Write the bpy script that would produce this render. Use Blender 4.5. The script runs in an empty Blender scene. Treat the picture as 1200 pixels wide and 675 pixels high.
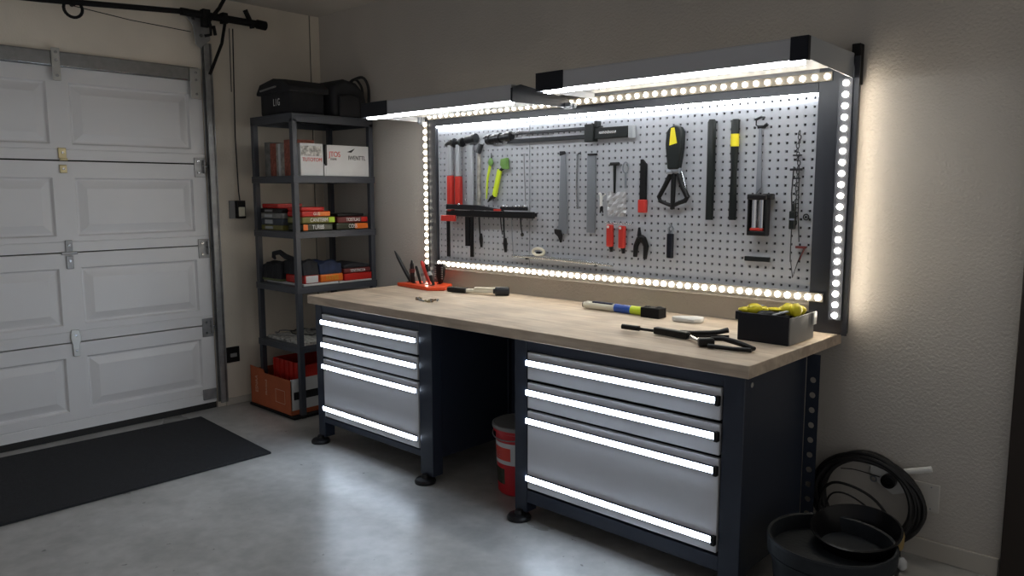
import bpy, math, random
from mathutils import Vector, Matrix
PI = math.pi
random.seed(7)
scene = bpy.context.scene
COL = scene.collection

# ------------------------------------------------------------------ materials
def mat(name, col, rough=.5, metal=0.0, bump=0.0, bscale=200.0, var=0.0, vscale=8.0, spec=.5, emit=None, estr=0.0, detail=4, alpha=1.0):
    m = bpy.data.materials.new(name); m.use_nodes = True
    nt = m.node_tree; b = nt.nodes['Principled BSDF']
    b.inputs['Base Color'].default_value = (*col, 1)
    b.inputs['Roughness'].default_value = rough
    b.inputs['Metallic'].default_value = metal
    b.inputs['Specular IOR Level'].default_value = spec
    b.inputs['Alpha'].default_value = alpha
    tc = nt.nodes.new('ShaderNodeTexCoord')
    if var:
        n = nt.nodes.new('ShaderNodeTexNoise'); n.inputs['Scale'].default_value = vscale; n.inputs['Detail'].default_value = detail
        nt.links.new(tc.outputs['Object'], n.inputs['Vector'])
        r = nt.nodes.new('ShaderNodeMapRange'); r.inputs[1].default_value = .3; r.inputs[2].default_value = .7
        r.inputs[3].default_value = 1-var; r.inputs[4].default_value = 1+var
        nt.links.new(n.outputs['Fac'], r.inputs[0])
        mx = nt.nodes.new('ShaderNodeVectorMath'); mx.operation = 'SCALE'
        mx.inputs[0].default_value = col; nt.links.new(r.outputs[0], mx.inputs['Scale'])
        nt.links.new(mx.outputs[0], b.inputs['Base Color'])
    if bump:
        n = nt.nodes.new('ShaderNodeTexNoise'); n.inputs['Scale'].default_value = bscale; n.inputs['Detail'].default_value = 3
        nt.links.new(tc.outputs['Object'], n.inputs['Vector'])
        bp = nt.nodes.new('ShaderNodeBump'); bp.inputs['Strength'].default_value = bump; bp.inputs['Distance'].default_value = .004
        nt.links.new(n.outputs['Fac'], bp.inputs['Height']); nt.links.new(bp.outputs[0], b.inputs['Normal'])
    if emit:
        b.inputs['Emission Color'].default_value = (*emit, 1); b.inputs['Emission Strength'].default_value = estr
    return m

def concrete():
    m = bpy.data.materials.new('concrete'); m.use_nodes = True
    nt = m.node_tree; b = nt.nodes['Principled BSDF']; L = nt.links.new
    tc = nt.nodes.new('ShaderNodeTexCoord')
    def noise(s, d, dist=0):
        n = nt.nodes.new('ShaderNodeTexNoise'); n.inputs['Scale'].default_value = s; n.inputs['Detail'].default_value = d
        n.inputs['Distortion'].default_value = dist; L(tc.outputs['Object'], n.inputs['Vector']); return n
    n1 = noise(2.2, 8, .6); n2 = noise(16, 6); n3 = noise(26, 2)
    r1 = nt.nodes.new('ShaderNodeValToRGB'); r1.color_ramp.elements[0].position = .3; r1.color_ramp.elements[1].position = .72
    r1.color_ramp.elements[0].color = (.30, .295, .28, 1); r1.color_ramp.elements[1].color = (.47, .465, .45, 1)
    L(n1.outputs['Fac'], r1.inputs[0])
    r2 = nt.nodes.new('ShaderNodeMapRange'); r2.inputs[1].default_value = .3; r2.inputs[2].default_value = .7
    r2.inputs[3].default_value = .88; r2.inputs[4].default_value = 1.1; L(n2.outputs['Fac'], r2.inputs[0])
    sp = nt.nodes.new('ShaderNodeMapRange'); sp.inputs[1].default_value = .73; sp.inputs[2].default_value = .77
    sp.inputs[3].default_value = 1; sp.inputs[4].default_value = .45; L(n3.outputs['Fac'], sp.inputs[0])
    mu = nt.nodes.new('ShaderNodeMath'); mu.operation = 'MULTIPLY'; L(r2.outputs[0], mu.inputs[0]); L(sp.outputs[0], mu.inputs[1])
    sc = nt.nodes.new('ShaderNodeVectorMath'); sc.operation = 'SCALE'; L(r1.outputs[0], sc.inputs[0]); L(mu.outputs[0], sc.inputs['Scale'])
    L(sc.outputs[0], b.inputs['Base Color'])
    rr = nt.nodes.new('ShaderNodeMapRange'); rr.inputs[3].default_value = .22; rr.inputs[4].default_value = .38; L(n1.outputs['Fac'], rr.inputs[0])
    L(rr.outputs[0], b.inputs['Roughness'])
    bp = nt.nodes.new('ShaderNodeBump'); bp.inputs['Strength'].default_value = .18; bp.inputs['Distance'].default_value = .004
    L(n2.outputs['Fac'], bp.inputs['Height']); L(bp.outputs[0], b.inputs['Normal'])
    return m

def wood():
    m = bpy.data.materials.new('worktop_wood'); m.use_nodes = True
    nt = m.node_tree; b = nt.nodes['Principled BSDF']; L = nt.links.new
    tc = nt.nodes.new('ShaderNodeTexCoord'); mp = nt.nodes.new('ShaderNodeMapping')
    mp.inputs['Scale'].default_value = (1.3, 9, 9); L(tc.outputs['Object'], mp.inputs[0])
    n = nt.nodes.new('ShaderNodeTexNoise'); n.inputs['Scale'].default_value = 2.4; n.inputs['Detail'].default_value = 8; n.inputs['Distortion'].default_value = .9
    L(mp.outputs[0], n.inputs['Vector'])
    r = nt.nodes.new('ShaderNodeValToRGB'); r.color_ramp.elements[0].position = .28; r.color_ramp.elements[1].position = .7
    r.color_ramp.elements[0].color = (.50, .385, .285, 1); r.color_ramp.elements[1].color = (.75, .635, .50, 1)
    L(n.outputs['Fac'], r.inputs[0])
    n2 = nt.nodes.new('ShaderNodeTexNoise'); n2.inputs['Scale'].default_value = 5; n2.inputs['Detail'].default_value = 3; L(tc.outputs['Object'], n2.inputs['Vector'])
    r2 = nt.nodes.new('ShaderNodeMapRange'); r2.inputs[1].default_value = .35; r2.inputs[2].default_value = .7; r2.inputs[3].default_value = .82; r2.inputs[4].default_value = 1.1
    L(n2.outputs['Fac'], r2.inputs[0])
    sc = nt.nodes.new('ShaderNodeVectorMath'); sc.operation = 'SCALE'; L(r.outputs[0], sc.inputs[0]); L(r2.outputs[0], sc.inputs['Scale'])
    L(sc.outputs[0], b.inputs['Base Color']); b.inputs['Roughness'].default_value = .5
    return m

M = dict(
    wall=mat('wall_plaster', (.52, .49, .45), .85, bump=.85, bscale=85, var=.03, vscale=3),
    wall_l=mat('left_wall_plaster', (.70, .64, .55), .85, bump=.25, bscale=90, var=.05, vscale=3),
    ceil=mat('ceiling_paint', (.55, .53, .50), .9, bump=.2, bscale=60),
    floor=concrete(), wood=wood(),
    base=mat('baseboard_paint', (.50, .47, .42), .55),
    door=mat('door_white', (.72, .72, .73), .42, bump=.06, bscale=300, var=.03, vscale=2),
    gasket=mat('black_rubber_seal', (.012, .012, .012), .7),
    galv=mat('galvanised_steel', (.48, .49, .50), .24, .9, var=.10, vscale=30),
    zinc=mat('zinc_hinge', (.50, .50, .48), .4, .7),
    darkgalv=mat('dull_track_steel', (.30, .305, .31), .42, .6, var=.15, vscale=20),
    brass=mat('yellow_passivated_steel', (.5, .43, .26), .35, .85),
    black=mat('black_plastic', (.008, .008, .009), .42, spec=.3),
    gblack=mat('glossy_black_plastic', (.007, .007, .008), .3, spec=.2),
    blackm=mat('black_matte', (.006, .006, .007), .75, spec=.25),
    blackfab=mat('black_fabric', (.012, .013, .017), .8, bump=.4, bscale=240, var=.3, vscale=12),
    dkmetal=mat('anthracite_powder_coat', (.019, .026, .044), .42, spec=.5),
    shelfm=mat('anthracite_shelf', (.05, .056, .07), .42),
    frame=mat('charcoal_frame', (.030, .033, .042), .4),
    drawer=mat('drawer_grey', (.60, .61, .64), .42, var=.03, vscale=2),
    peg=mat('pegboard_grey', (.40, .415, .45), .42),
    dark=mat('dark_backing', (.03, .03, .034), .8),
    canopy=mat('canopy_grey', (.46, .47, .50), .45),
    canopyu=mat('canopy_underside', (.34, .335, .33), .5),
    capend=mat('canopy_black_cap', (.008, .010, .017), .45, spec=.3),
    strip=mat('led_strip_backing', (.16, .145, .12), .6),
    rail=mat('lower_rail_cream', (.50, .47, .42), .5),
    tube=mat('cool_tube_light', (1, 1, 1), .5, emit=(.93, .97, 1.0), estr=20),
    led=mat('warm_led', (1, 1, 1), .5, emit=(1.0, .91, .76), estr=24),
    halo=mat('added_edge_glow', (1, 1, 1), .5, emit=(1.0, .87, .69), estr=22),  # for the strip added to wash the bare wall with light
    under=mat('added_rail_glow', (1, 1, 1), .5, emit=(.93, .97, 1.0), estr=50),  # for the strip added to brighten the board's top rows
    ledv=mat('warm_side_led', (1, 1, 1), .5, emit=(1.0, .90, .74), estr=60),
    dled=mat('cool_drawer_strip', (1, 1, 1), .5, emit=(.72, .84, 1.0), estr=22),
    mat_=mat('black_carpet', (.013, .014, .017), .95, bump=.9, bscale=420, var=.45, vscale=120),
    red=mat('red_grip', (.55, .035, .025), .4),
    redb=mat('red_bucket', (.50, .012, .02), .35),
    tray=mat('orange_red_plastic', (.85, .085, .02), .35),
    yellow=mat('yellow_plastic', (.85, .72, .02), .45),
    lime=mat('lime_grip', (.62, .78, .03), .45),
    green=mat('green_metal', (.13, .27, .06), .45),
    steel=mat('bright_steel', (.50, .51, .53), .25, .95),
    steelb=mat('brushed_grey_steel', (.25, .27, .30), .42, .5),
    chrome=mat('chrome', (.75, .75, .77), .12, 1.0),
    dsteel=mat('dark_tool_steel', (.035, .037, .041), .3, .7),
    clear=mat('frosted_grey_plastic', (.36, .38, .40), .3),
    graphite=mat('dark_green_grey_grip', (.010, .013, .013), .45, spec=.3),
    white=mat('white_plastic', (.72, .72, .70), .4),
    plate=mat('ivory_plate', (.60, .58, .54), .4),
    cream=mat('cream_plastic', (.80, .76, .62), .4),
    card=mat('orange_cardboard', (.42, .10, .035), .75, var=.08, vscale=10),
    cardw=mat('white_carton', (.60, .61, .62), .6, var=.03, vscale=10),
    cardg=mat('grey_carton', (.20, .20, .19), .7, var=.3, vscale=30),
    cardr=mat('rust_red_carton', (.30, .09, .06), .7, var=.5, vscale=40),
    cards=mat('silver_carton', (.33, .31, .28), .5, var=.5, vscale=25),
    ink=mat('black_ink', (.01, .01, .012), .6), inkr=mat('red_ink', (.65, .06, .04), .6), inkw=mat('white_ink', (.8, .8, .8), .6),
    inko=mat('orange_ink', (.8, .22, .05), .6), inkf=mat('faded_ink', (.60, .36, .24), .7),
    packr=mat('red_wrapper', (.50, .02, .015), .25), packo=mat('orange_wrapper', (.75, .17, .02), .3),
    packy=mat('yellow_wrapper', (.60, .42, .04), .3), packg=mat('lime_wrapper', (.40, .62, .03), .3),
    packk=mat('black_wrapper', (.03, .035, .02), .25), packol=mat('olive_wrapper', (.17, .16, .04), .3),
    maroon=mat('maroon_cover', (.13, .02, .02), .5), navy=mat('navy_fabric', (.012, .022, .06), .8, var=.4, vscale=20),
    fabg=mat('slate_fabric', (.06, .07, .085), .85), olive=mat('olive_cover', (.12, .14, .06), .6),
    paper=mat('printed_paper', (.42, .42, .40), .6, var=.7, vscale=45, detail=6),
    tub=mat('charcoal_rubber_tub', (.020, .024, .029), .6, spec=.25, bump=.3, bscale=60, var=.25, vscale=9),
    cable=mat('black_cable', (.010, .010, .011), .5), brown=mat('dark_brown_door', (.022, .014, .010), .55),
    blue=mat('blue_wrap', (.015, .08, .42), .35), ochre=mat('tan_rag', (.35, .25, .10), .8),
    grey=mat('mid_grey_plastic', (.22, .22, .22), .5), dust=mat('shaving_brown', (.16, .10, .06), .7),
    bagp=mat('clear_bag_film', (.62, .62, .63), .15, alpha=.55),
)

# ------------------------------------------------------------------ mesh building
ORG = {}
class MB:
    def __init__(s): s.v = []; s.f = []; s.mi = []; s.cur = 0
    def add(s, vs, fs):
        o = len(s.v); s.v += [tuple(p) for p in vs]; s.f += [tuple(i+o for i in f) for f in fs]; s.mi += [s.cur]*len(fs); return s
    def m(s, i): s.cur = i; return s
    def box(s, x0, x1, y0, y1, z0, z1):
        x0, x1 = sorted((x0, x1)); y0, y1 = sorted((y0, y1)); z0, z1 = sorted((z0, z1))
        return s.add([(x, y, z) for z in (z0, z1) for x, y in ((x0, y0), (x1, y0), (x1, y1), (x0, y1))],
            [(3, 2, 1, 0), (4, 5, 6, 7), (0, 1, 5, 4), (1, 2, 6, 5), (2, 3, 7, 6), (3, 0, 4, 7)])
    def bar(s, a, b, w, h, up=(0, 0, 1)):      # box from a to b with width w (side) and height h (towards up)
        a = Vector(a); b = Vector(b); d = (b-a).normalized(); sd = d.cross(Vector(up))
        if sd.length < 1e-4: sd = d.cross(Vector((1, 0, 0)))
        sd.normalize(); u = sd.cross(d)
        vs = []
        for p in (a, b):
            for i, j in ((-1, -1), (1, -1), (1, 1), (-1, 1)): vs.append(p+sd*i*w/2+u*j*h/2)
        return s.add(vs, [(3, 2, 1, 0), (4, 5, 6, 7), (0, 1, 5, 4), (1, 2, 6, 5), (2, 3, 7, 6), (3, 0, 4, 7)])
    def tube(s, pts, r, n=8, closed=False, caps=True):
        P = [Vector(p) for p in pts]; k = len(P); rr = r if isinstance(r, (list, tuple)) else [r]*k
        vs = []; u = None
        for i, p in enumerate(P):
            if closed: t = P[(i+1) % k]-P[i-1]
            else: t = P[min(i+1, k-1)]-P[max(i-1, 0)]
            t.normalize()
            if u is None: u = t.orthogonal().normalized()
            else:
                u = (u-t*u.dot(t)); u = u.normalized() if u.length > 1e-6 else t.orthogonal().normalized()
            w = t.cross(u)
            for j in range(n):
                a = 2*PI*j/n; vs.append(p+(u*math.cos(a)+w*math.sin(a))*rr[i])
        fs = []
        for i in range(k if closed else k-1):
            for j in range(n):
                a = i*n+j; b = i*n+(j+1) % n; c = ((i+1) % k)*n+(j+1) % n; d = ((i+1) % k)*n+j
                fs.append((a, b, c, d))
        if not closed and caps: fs += [tuple(reversed(range(n))), tuple(range((k-1)*n, k*n))]
        return s.add(vs, fs)
    def cyl(s, a, b, r, r2=None, n=16): return s.tube([a, b], [r, r if r2 is None else r2], n)
    def lathe(s, prof, c, n=32, axis='z', closed=False):
        c = Vector(c); vs = []
        for r, h in prof:
            for j in range(n):
                a = 2*PI*j/n; x, y = r*math.cos(a), r*math.sin(a)
                vs.append(c+(Vector((x, y, h)) if axis == 'z' else Vector((h, x, y)) if axis == 'x' else Vector((x, -h, y))))
        k = len(prof); fs = []
        for i in range(k-1 if not closed else k):
            for j in range(n):
                fs.append((i*n+j, i*n+(j+1) % n, ((i+1) % k)*n+(j+1) % n, ((i+1) % k)*n+j))
        if not closed:
            if prof[0][0] > 1e-6: fs.append(tuple(reversed(range(n))))
            if prof[-1][0] > 1e-6: fs.append(tuple(range((k-1)*n, k*n)))
        return s.add(vs, fs)
    def ext(s, poly, d0, d1, plane='xz'):      # outline extruded between d0 and d1 along the third axis
        def P(a, b, d): return (a, d, b) if plane == 'xz' else (d, a, b) if plane == 'yz' else (a, b, d)
        n = len(poly); vs = [P(a, b, d0) for a, b in poly]+[P(a, b, d1) for a, b in poly]
        fs = [tuple(range(n)), tuple(reversed(range(n, 2*n)))]+[(i, i+n, (i+1) % n+n, (i+1) % n) for i in range(n)]
        return s.add(vs, fs)
    def ell(s, c, rx, ry, rz, n=14, k=8, jit=0):
        c = Vector(c); vs = [c+Vector((0, 0, -rz))]
        for i in range(1, k):
            a = -PI/2+PI*i/k
            for j in range(n):
                b = 2*PI*j/n; q = 1+random.uniform(-jit, jit)
                vs.append(c+Vector((rx*math.cos(a)*math.cos(b)*q, ry*math.cos(a)*math.sin(b)*q, rz*math.sin(a)*q)))
        vs.append(c+Vector((0, 0, rz))); fs = [(0, 1+(j+1) % n, 1+j) for j in range(n)]
        for i in range(k-2):
            for j in range(n): fs.append((1+i*n+j, 1+i*n+(j+1) % n, 1+(i+1)*n+(j+1) % n, 1+(i+1)*n+j))
        t = len(vs)-1; fs += [(t, 1+(k-2)*n+j, 1+(k-2)*n+(j+1) % n) for j in range(n)]
        return s.add(vs, fs)
    def build(s, name, m, parent=None, bev=0, ang=35, seg=2, base=None, smooth=True):
        me = bpy.data.meshes.new(name)
        o = bpy.data.objects.new(name, me)
        if parent is not None: off = ORG[parent.name]
        elif base is not None: off = Vector(base)
        else:
            xs, ys, zs = zip(*s.v); off = Vector(((min(xs)+max(xs))/2, (min(ys)+max(ys))/2, min(zs)))
        me.from_pydata([tuple(Vector(p)-off) for p in s.v], [], s.f)
        for mm in (m if isinstance(m, (list, tuple)) else [m]): me.materials.append(M[mm] if isinstance(mm, str) else mm)
        me.polygons.foreach_set('material_index', s.mi)
        import bmesh
        bm = bmesh.new(); bm.from_mesh(me); bmesh.ops.recalc_face_normals(bm, faces=bm.faces); bm.to_mesh(me); bm.free()
        if smooth:
            me.polygons.foreach_set('use_smooth', [True]*len(me.polygons)); me.set_sharp_from_angle(angle=math.radians(ang))
        me.update(); COL.objects.link(o)
        if parent is not None: o.parent = parent
        else: o.location = off
        ORG[o.name] = off
        if bev:
            b = o.modifiers.new('b', 'BEVEL'); b.width = bev; b.segments = seg; b.limit_method = 'ANGLE'; b.angle_limit = math.radians(40)
            b.harden_normals = False
        return o
def cr(pts, n=6):     # smooth curve through points
    P = [Vector(p) for p in pts]; P = [P[0]*2-P[1]]+P+[P[-1]*2-P[-2]]; out = []
    for i in range(1, len(P)-2):
        for k in range(n):
            t = k/n; a, b, c, d = P[i-1:i+3]
            out.append(.5*((2*b)+(c-a)*t+(2*a-5*b+4*c-d)*t*t+(3*b-a-3*c+d)*t**3))
    return out+[P[-2]]
def B(x0, x1, y0, y1, z0, z1): return MB().box(x0, x1, y0, y1, z0, z1)
def tag(o, label, cat, group=None, kind=None):
    if label: o['label'] = label
    if cat: o['category'] = cat
    if group: o['group'] = group
    if kind: o['kind'] = kind
    return o
def thing(name, label, cat, loc, group=None):
    o = bpy.data.objects.new(name, None); COL.objects.link(o); o.location = loc; o.empty_display_size = .05
    ORG[o.name] = Vector(loc); return tag(o, label, cat, group)
def struct(o): o['kind'] = 'structure'; return o
def text(s, size, loc, face, m, parent, name='lettering', roll=0, sx=1.0):
    cu = bpy.data.curves.new(name, 'FONT'); cu.body = s; cu.size = size; cu.extrude = .0006; cu.align_x = 'CENTER'; cu.align_y = 'CENTER'
    cu.materials.append(M[m]); o = bpy.data.objects.new(name, cu); COL.objects.link(o)
    rot = {'-y': Matrix.Rotation(PI/2, 4, 'X'), '+x': Matrix.Rotation(PI/2, 4, 'Z') @ Matrix.Rotation(PI/2, 4, 'X')}[face] @ Matrix.Rotation(roll, 4, 'Z')
    o.rotation_euler = rot.to_euler(); o.scale = (sx, 1, 1)
    bpy.context.view_layer.update()
    me = bpy.data.meshes.new_from_object(o); bpy.data.objects.remove(o); o = bpy.data.objects.new(name, me); COL.objects.link(o)
    o.rotation_euler = rot.to_euler(); o.scale = (sx, 1, 1)
    o.parent = parent; o.location = Vector(loc)-ORG[parent.name]
    return o

# ------------------------------------------------------------------ camera
f_px, yaw, pit, rol = 901.2, .74796, .12379, -.001728
fwd = Vector((-math.sin(yaw)*math.cos(pit), math.cos(yaw)*math.cos(pit), -math.sin(pit)))
rt = fwd.cross(Vector((0, 0, 1))).normalized(); up = rt.cross(fwd)
r2 = rt*math.cos(rol)+up*math.sin(rol); u2 = -rt*math.sin(rol)+up*math.cos(rol)
cam = bpy.data.cameras.new('camera'); co = bpy.data.objects.new('camera', cam); COL.objects.link(co)
cam.sensor_width = 36; cam.lens = f_px*36/1200; cam.clip_start = .05
mw = Matrix((r2, u2, -fwd)).transposed().to_4x4(); mw.translation = (5.14487, -3.40166, 1.50988); co.matrix_world = mw
scene.camera = co

# ------------------------------------------------------------------ room
CE = 2.818
struct(B(-.15, 7.0, -6.0, .15, -.1, 0).build('floor', 'floor', smooth=False))
struct(B(-.15, 7.0, -6.0, .15, CE, CE+.1).build('ceiling', 'ceil', smooth=False))
struct(B(0, 7.0, 0, .15, 0, CE).build('wall_back', 'wall', smooth=False, base=(0, 0, 0)))
DY0, DY1 = -3.545, -.925
struct(B(-.15, 0, DY1, .15, 0, CE).box(-.15, 0, DY0, DY1, 2.26, CE).box(-.15, 0, -6.0, DY0, 0, CE).build('wall_left', 'wall_l', smooth=False, base=(0, 0, 0)))
struct(B(0, .014, -.075, -.001, .05, CE-.001).build('trim_1', 'wall_l', bev=.003))
struct(B(0, .004, -.079, -.0755, .05, CE-.001).build('trim_2', 'dsteel'))
struct(B(.0, 4.598, -.015, -.0005, 0, .08).build('baseboard_back', 'base', bev=.003))
struct(B(.0005, .013, -.868, -.016, 0, .05).build('baseboard_left', 'base', bev=.003))

# dark brown door at the right of the back wall
d2 = thing('door_2', None, None, (5.05, 0, 0)); struct(d2)
B(4.605, 4.70, -.035, -.001, 0, 2.12).box(4.70, 5.60, -.035, -.001, 2.03, 2.12).box(5.52, 5.60, -.035, -.001, 0, 2.03).build('door_frame', 'brown', d2, bev=.004)
B(4.702, 5.518, -.022, -.001, .006, 2.028).build('door_leaf', 'brown', d2, bev=.003)

# ------------------------------------------------------------------ sectional garage door
d1 = thing('door_1', None, None, (0, (DY0+DY1)/2, 0)); struct(d1)
cols = [(-1.752, -1.022), (-2.602, -1.872), (-3.452, -2.722)]
secs = [(.045, .592, .165, .503), (.600, 1.1465, .705, 1.056), (1.1545, 1.699, 1.25, 1.602), (1.7085, 2.256, 1.80, 2.165)]
def section(z0, z1, pz0, pz1):
    mb = MB(); Y0, Y1 = DY0+.005, DY1-.005; X = -.002
    def q(*p): mb.add(p, [(0, 1, 2, 3)])
    def rect(y0, y1, a, b, x=X): q((x, y0, a), (x, y1, a), (x, y1, b), (x, y0, b))
    g = z0+.062; gd = .004
    # flat lower field, a shallow groove, then the field with raised panels
    rect(Y0, Y1, z0, g-gd)
    q((X, Y0, g-gd), (X, Y1, g-gd), (X-.004, Y1, g), (X-.004, Y0, g)); q((X-.004, Y0, g), (X-.004, Y1, g), (X, Y1, g+gd), (X, Y0, g+gd))
    rect(Y0, Y1, g+gd, pz0); rect(Y0, Y1, pz1, z1)
    ys = [Y0]+[v for c in sorted(cols) for v in c]+[Y1]
    for i in range(0, len(ys), 2): rect(ys[i], ys[i+1], pz0, pz1)
    for y0, y1 in cols:
        rings = [(0, X), (.009, X-.019), (.018, X-.020), (.066, X-.003)]
        R = [[(x, y0+d, pz0+d), (x, y1-d, pz0+d), (x, y1-d, pz1-d), (x, y0+d, pz1-d)] for d, x in rings]
        for a, b in zip(R, R[1:]):
            for k in range(4): q(a[k], a[(k+1) % 4], b[(k+1) % 4], b[k])
        q(*R[-1])
    XB = -.044   # edges and back skin
    q((X, Y0, z1), (X, Y1, z1), (XB, Y1, z1), (XB, Y0, z1)); q((X, Y0, z0), (X, Y1, z0), (XB, Y1, z0), (XB, Y0, z0))
    q((X, Y1, z0), (X, Y1, z1), (XB, Y1, z1), (XB, Y1, z0)); q((X, Y0, z0), (X, Y0, z1), (XB, Y0, z1), (XB, Y0, z0)); rect(Y0, Y1, z0, z1, XB)
    return mb
for sct in secs: section(*sct).build('door_section', 'door', d1, smooth=False)
B(-.05, -.006, DY0+.01, DY1-.01, .001, .046).build('bottom_seal', 'gasket', d1)
B(-.10, -.0455, DY0+.01, DY1-.01, .01, 2.256).build('seal_backing', 'gasket', d1)
MB().ext([(.0, 2.25), (.022, 2.246), (.030, 2.256), (.026, 2.27), (.026, 2.325), (.018, 2.338), (.0, 2.338)], DY0+.02, DY1-.03, 'xz').build('stiffening_strut', 'galv', d1, bev=.001)
def hinge(y, z, kind):
    if kind == 'small':
        h = B(-.002, .008, y-.022, y+.022, z+.012, z+.075).box(.008, .02, y-.02, y+.024, z-.002, z+.014).box(-.002, .008, y-.02, y+.02, z-.075, z-.026).build('hinge', 'brass', d1, bev=.003)
    elif kind == 'long':
        h = MB().ext([(y-.03, z+.03), (y-.022, z+.08), (y+.022, z+.08), (y+.032, z+.03), (y+.026, z-.005), (y+.02, z-.01), (y+.018, z-.085), (y-.018, z-.085), (y-.02, z-.01)], -.002, .010, 'yz').build('hinge', 'zinc', d1, bev=.003)
    else:
        h = B(-.002, .008, y-.02, y+.02, z+.0, z+.075).box(-.002, .008, y-.02, y+.02, z-.10, z-.02).box(.0, .014, y-.045, y+.045, z-.012, z+.006).build('hinge', 'darkgalv', d1, bev=.003)
    for dz in (.045, -.05): MB().cyl((.006, y, z+dz), (.014, y, z+dz), .007, n=8).build('bolt', 'steel', h)
hinge(-1.812, 1.704, 'small'); hinge(-1.812, 1.151, 'mid'); hinge(-1.812, .596, 'long')
hinge(-2.662, 1.704, 'small'); hinge(-2.662, 1.151, 'mid'); hinge(-2.662, .596, 'long')
def edge_hinge(z):
    h = MB().box(-.002, .006, -1.01, -.935, z-.085, z+.045).box(.006, .036, -.955, -.945, z-.06, z+.03).build('edge_hinge', 'darkgalv', d1, bev=.002)
    for dz, dy in ((.02, -.985), (-.055, -.985)): MB().cyl((.005, dy, z+dz), (.014, dy, z+dz), .008, n=8).build('bolt', 'steel', h)
    MB().tube([(.02, -.96, z-.01), (.02, -.925, z-.01)], .009, 10).build('roller_stem', 'steel', h)
for z in (1.70, 1.15, .60): edge_hinge(z)
B(-.002, .012, -1.03, -.935, .07, .145).build('bottom_bracket', 'darkgalv', d1, bev=.003)
def strut_bracket(y, z0, z1, w):
    h = B(.030, .038, y-w/2, y+w/2, z0, z1).build('strut_bracket', 'zinc', d1, bev=.003)
    for t in (.16, .62, .86): MB().cyl((.037, y, z0+(z1-z0)*t), (.046, y, z0+(z1-z0)*t), .009, n=8).build('bolt', 'steel', h)
strut_bracket(-1.82, 2.165, 2.355, .045); strut_bracket(-2.67, 2.165, 2.355, .045); strut_bracket(-.985, 2.13, 2.33, .075)

# vertical door track and the gear above the door
tr = thing('door_track', 'grey galvanised steel vertical track beside the garage door edge', 'track', (.03, -.90, 0))
MB().box(.001, .012, -.924, -.875, .04, 2.50).box(.012, .055, -.890, -.880, .04, 2.50).box(.045, .055, -.925, -.872, .04, 2.50).build('rail', 'darkgalv', tr, bev=.002)
MB().ext([(-1.075, 2.70), (-.885, 2.70), (-.885, 2.52), (-.955, 2.46), (-.985, 2.48), (-1.0, 2.60)], .058, .066, 'yz').build('corner_gusset', 'darkgalv', tr, bev=.002)
for y, z in ((-1.0, 2.64), (-.95, 2.54), (-.93, 2.67)): MB().cyl((.066, y, z), (.076, y, z), .011, n=8).build('bolt', 'steel', tr)
ba = thing('torsion_bar', 'long round black bar running above the garage door', 'bar', (.12, -1.9, 2.58))
MB().tube([(.12, -3.6, 2.50), (.12, -1.9, 2.598), (.12, -1.08, 2.665)], .017, 12).tube([(.12, -1.10, 2.664), (.12, -.54, 2.665)], .024, 14).build('shaft', 'blackm', ba)
MB().cyl((.12, -.57, 2.665), (.12, -.505, 2.662), .031, n=14).build('end_cap', 'blackm', ba)
MB().tube([(.12, -1.735+.05*math.cos(a*PI/10), 2.575+.05*math.sin(a*PI/10)) for a in range(20)], .009, 8, closed=True).cyl((.10, -1.735, 2.60), (.14, -1.735, 2.60), .013).build('cable_drum_ring', 'blackm', ba)
MB().box(.10, .15, -.965, -.915, 2.59, 2.70).tube([(.15, -.94, 2.66), (.16, -.925, 2.60), (.15, -.92, 2.54), (.13, -.955, 2.53)], .010, 8).tube([(.15, -.90, 2.60), (.15, -.89, 2.54)], .012, 8).build('bearing_clamp', 'blackm', ba, bev=.006)
MB().box(.095, .145, -.83, -.79, 2.63, 2.70).build('collar', 'blackm', ba, bev=.005)
MB().tube([(.12, -.655, 2.745), (.125, -.615, 2.66), (.125, -.61, 2.63)], .017, 8).build('stub_lever', 'blackm', ba)
MB().tube([(.075, -1.72, 2.60), (.075, -1.4, 2.57), (.075, -1.02, 2.555)], .003, 6).build('lift_cable', 'blackm', ba)
tag(MB().tube([(.16, -.93, 2.63), (.14, -.85, 2.72), (.13, -.80, 2.80)], .013, 8).build('hanging_rod', 'blackm'), 'short black rod rising from the bar to the ceiling', 'rod')
tag(MB().tube([(.115, -.800, 2.642), (.115, -.83, 2.50), (.12, -.925, 2.29)], .011, 8).build('release_lever', 'blackm'), 'thin black slanting lever hanging beside the door track top', 'lever')

# pull cord switch, outlet
sw = thing('wall_switch', 'small black cord-hung switch box on the left wall beside the shelving', 'switch', (.0, -.72, 1.39))
B(.0005, .014, -.778, -.735, 1.33, 1.455).build('back_plate', 'grey', sw, bev=.003)
B(.0005, .045, -.735, -.672, 1.33, 1.455).build('switch_box', 'black', sw, bev=.004)
B(.045, .052, -.728, -.68, 1.345, 1.41).build('rocker', 'cream', sw, bev=.004)
tag(MB().tube([(.045, -.715, 1.457), (.035, -.716, 1.52), (.03, -.72, 1.9), (.045, -.72, 2.25), (.11, -.745, 2.61)], .0045, 6).tube([(.04, -.738, 2.2), (.10, -.765, 2.61)], .003, 6).build('pull_cord', 'cable'), 'thin black cord hanging down the left wall to the switch', 'cord')
ou = thing('wall_outlet', 'square black power outlet low on the left wall', 'outlet', (0, -.80, .31))
B(.0005, .014, -.852, -.752, .307, .418).build('outlet_plate', 'black', ou, bev=.003)
B(.014, .02, -.825, -.775, .345, .372).build('socket', 'grey', ou, bev=.003)
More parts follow.
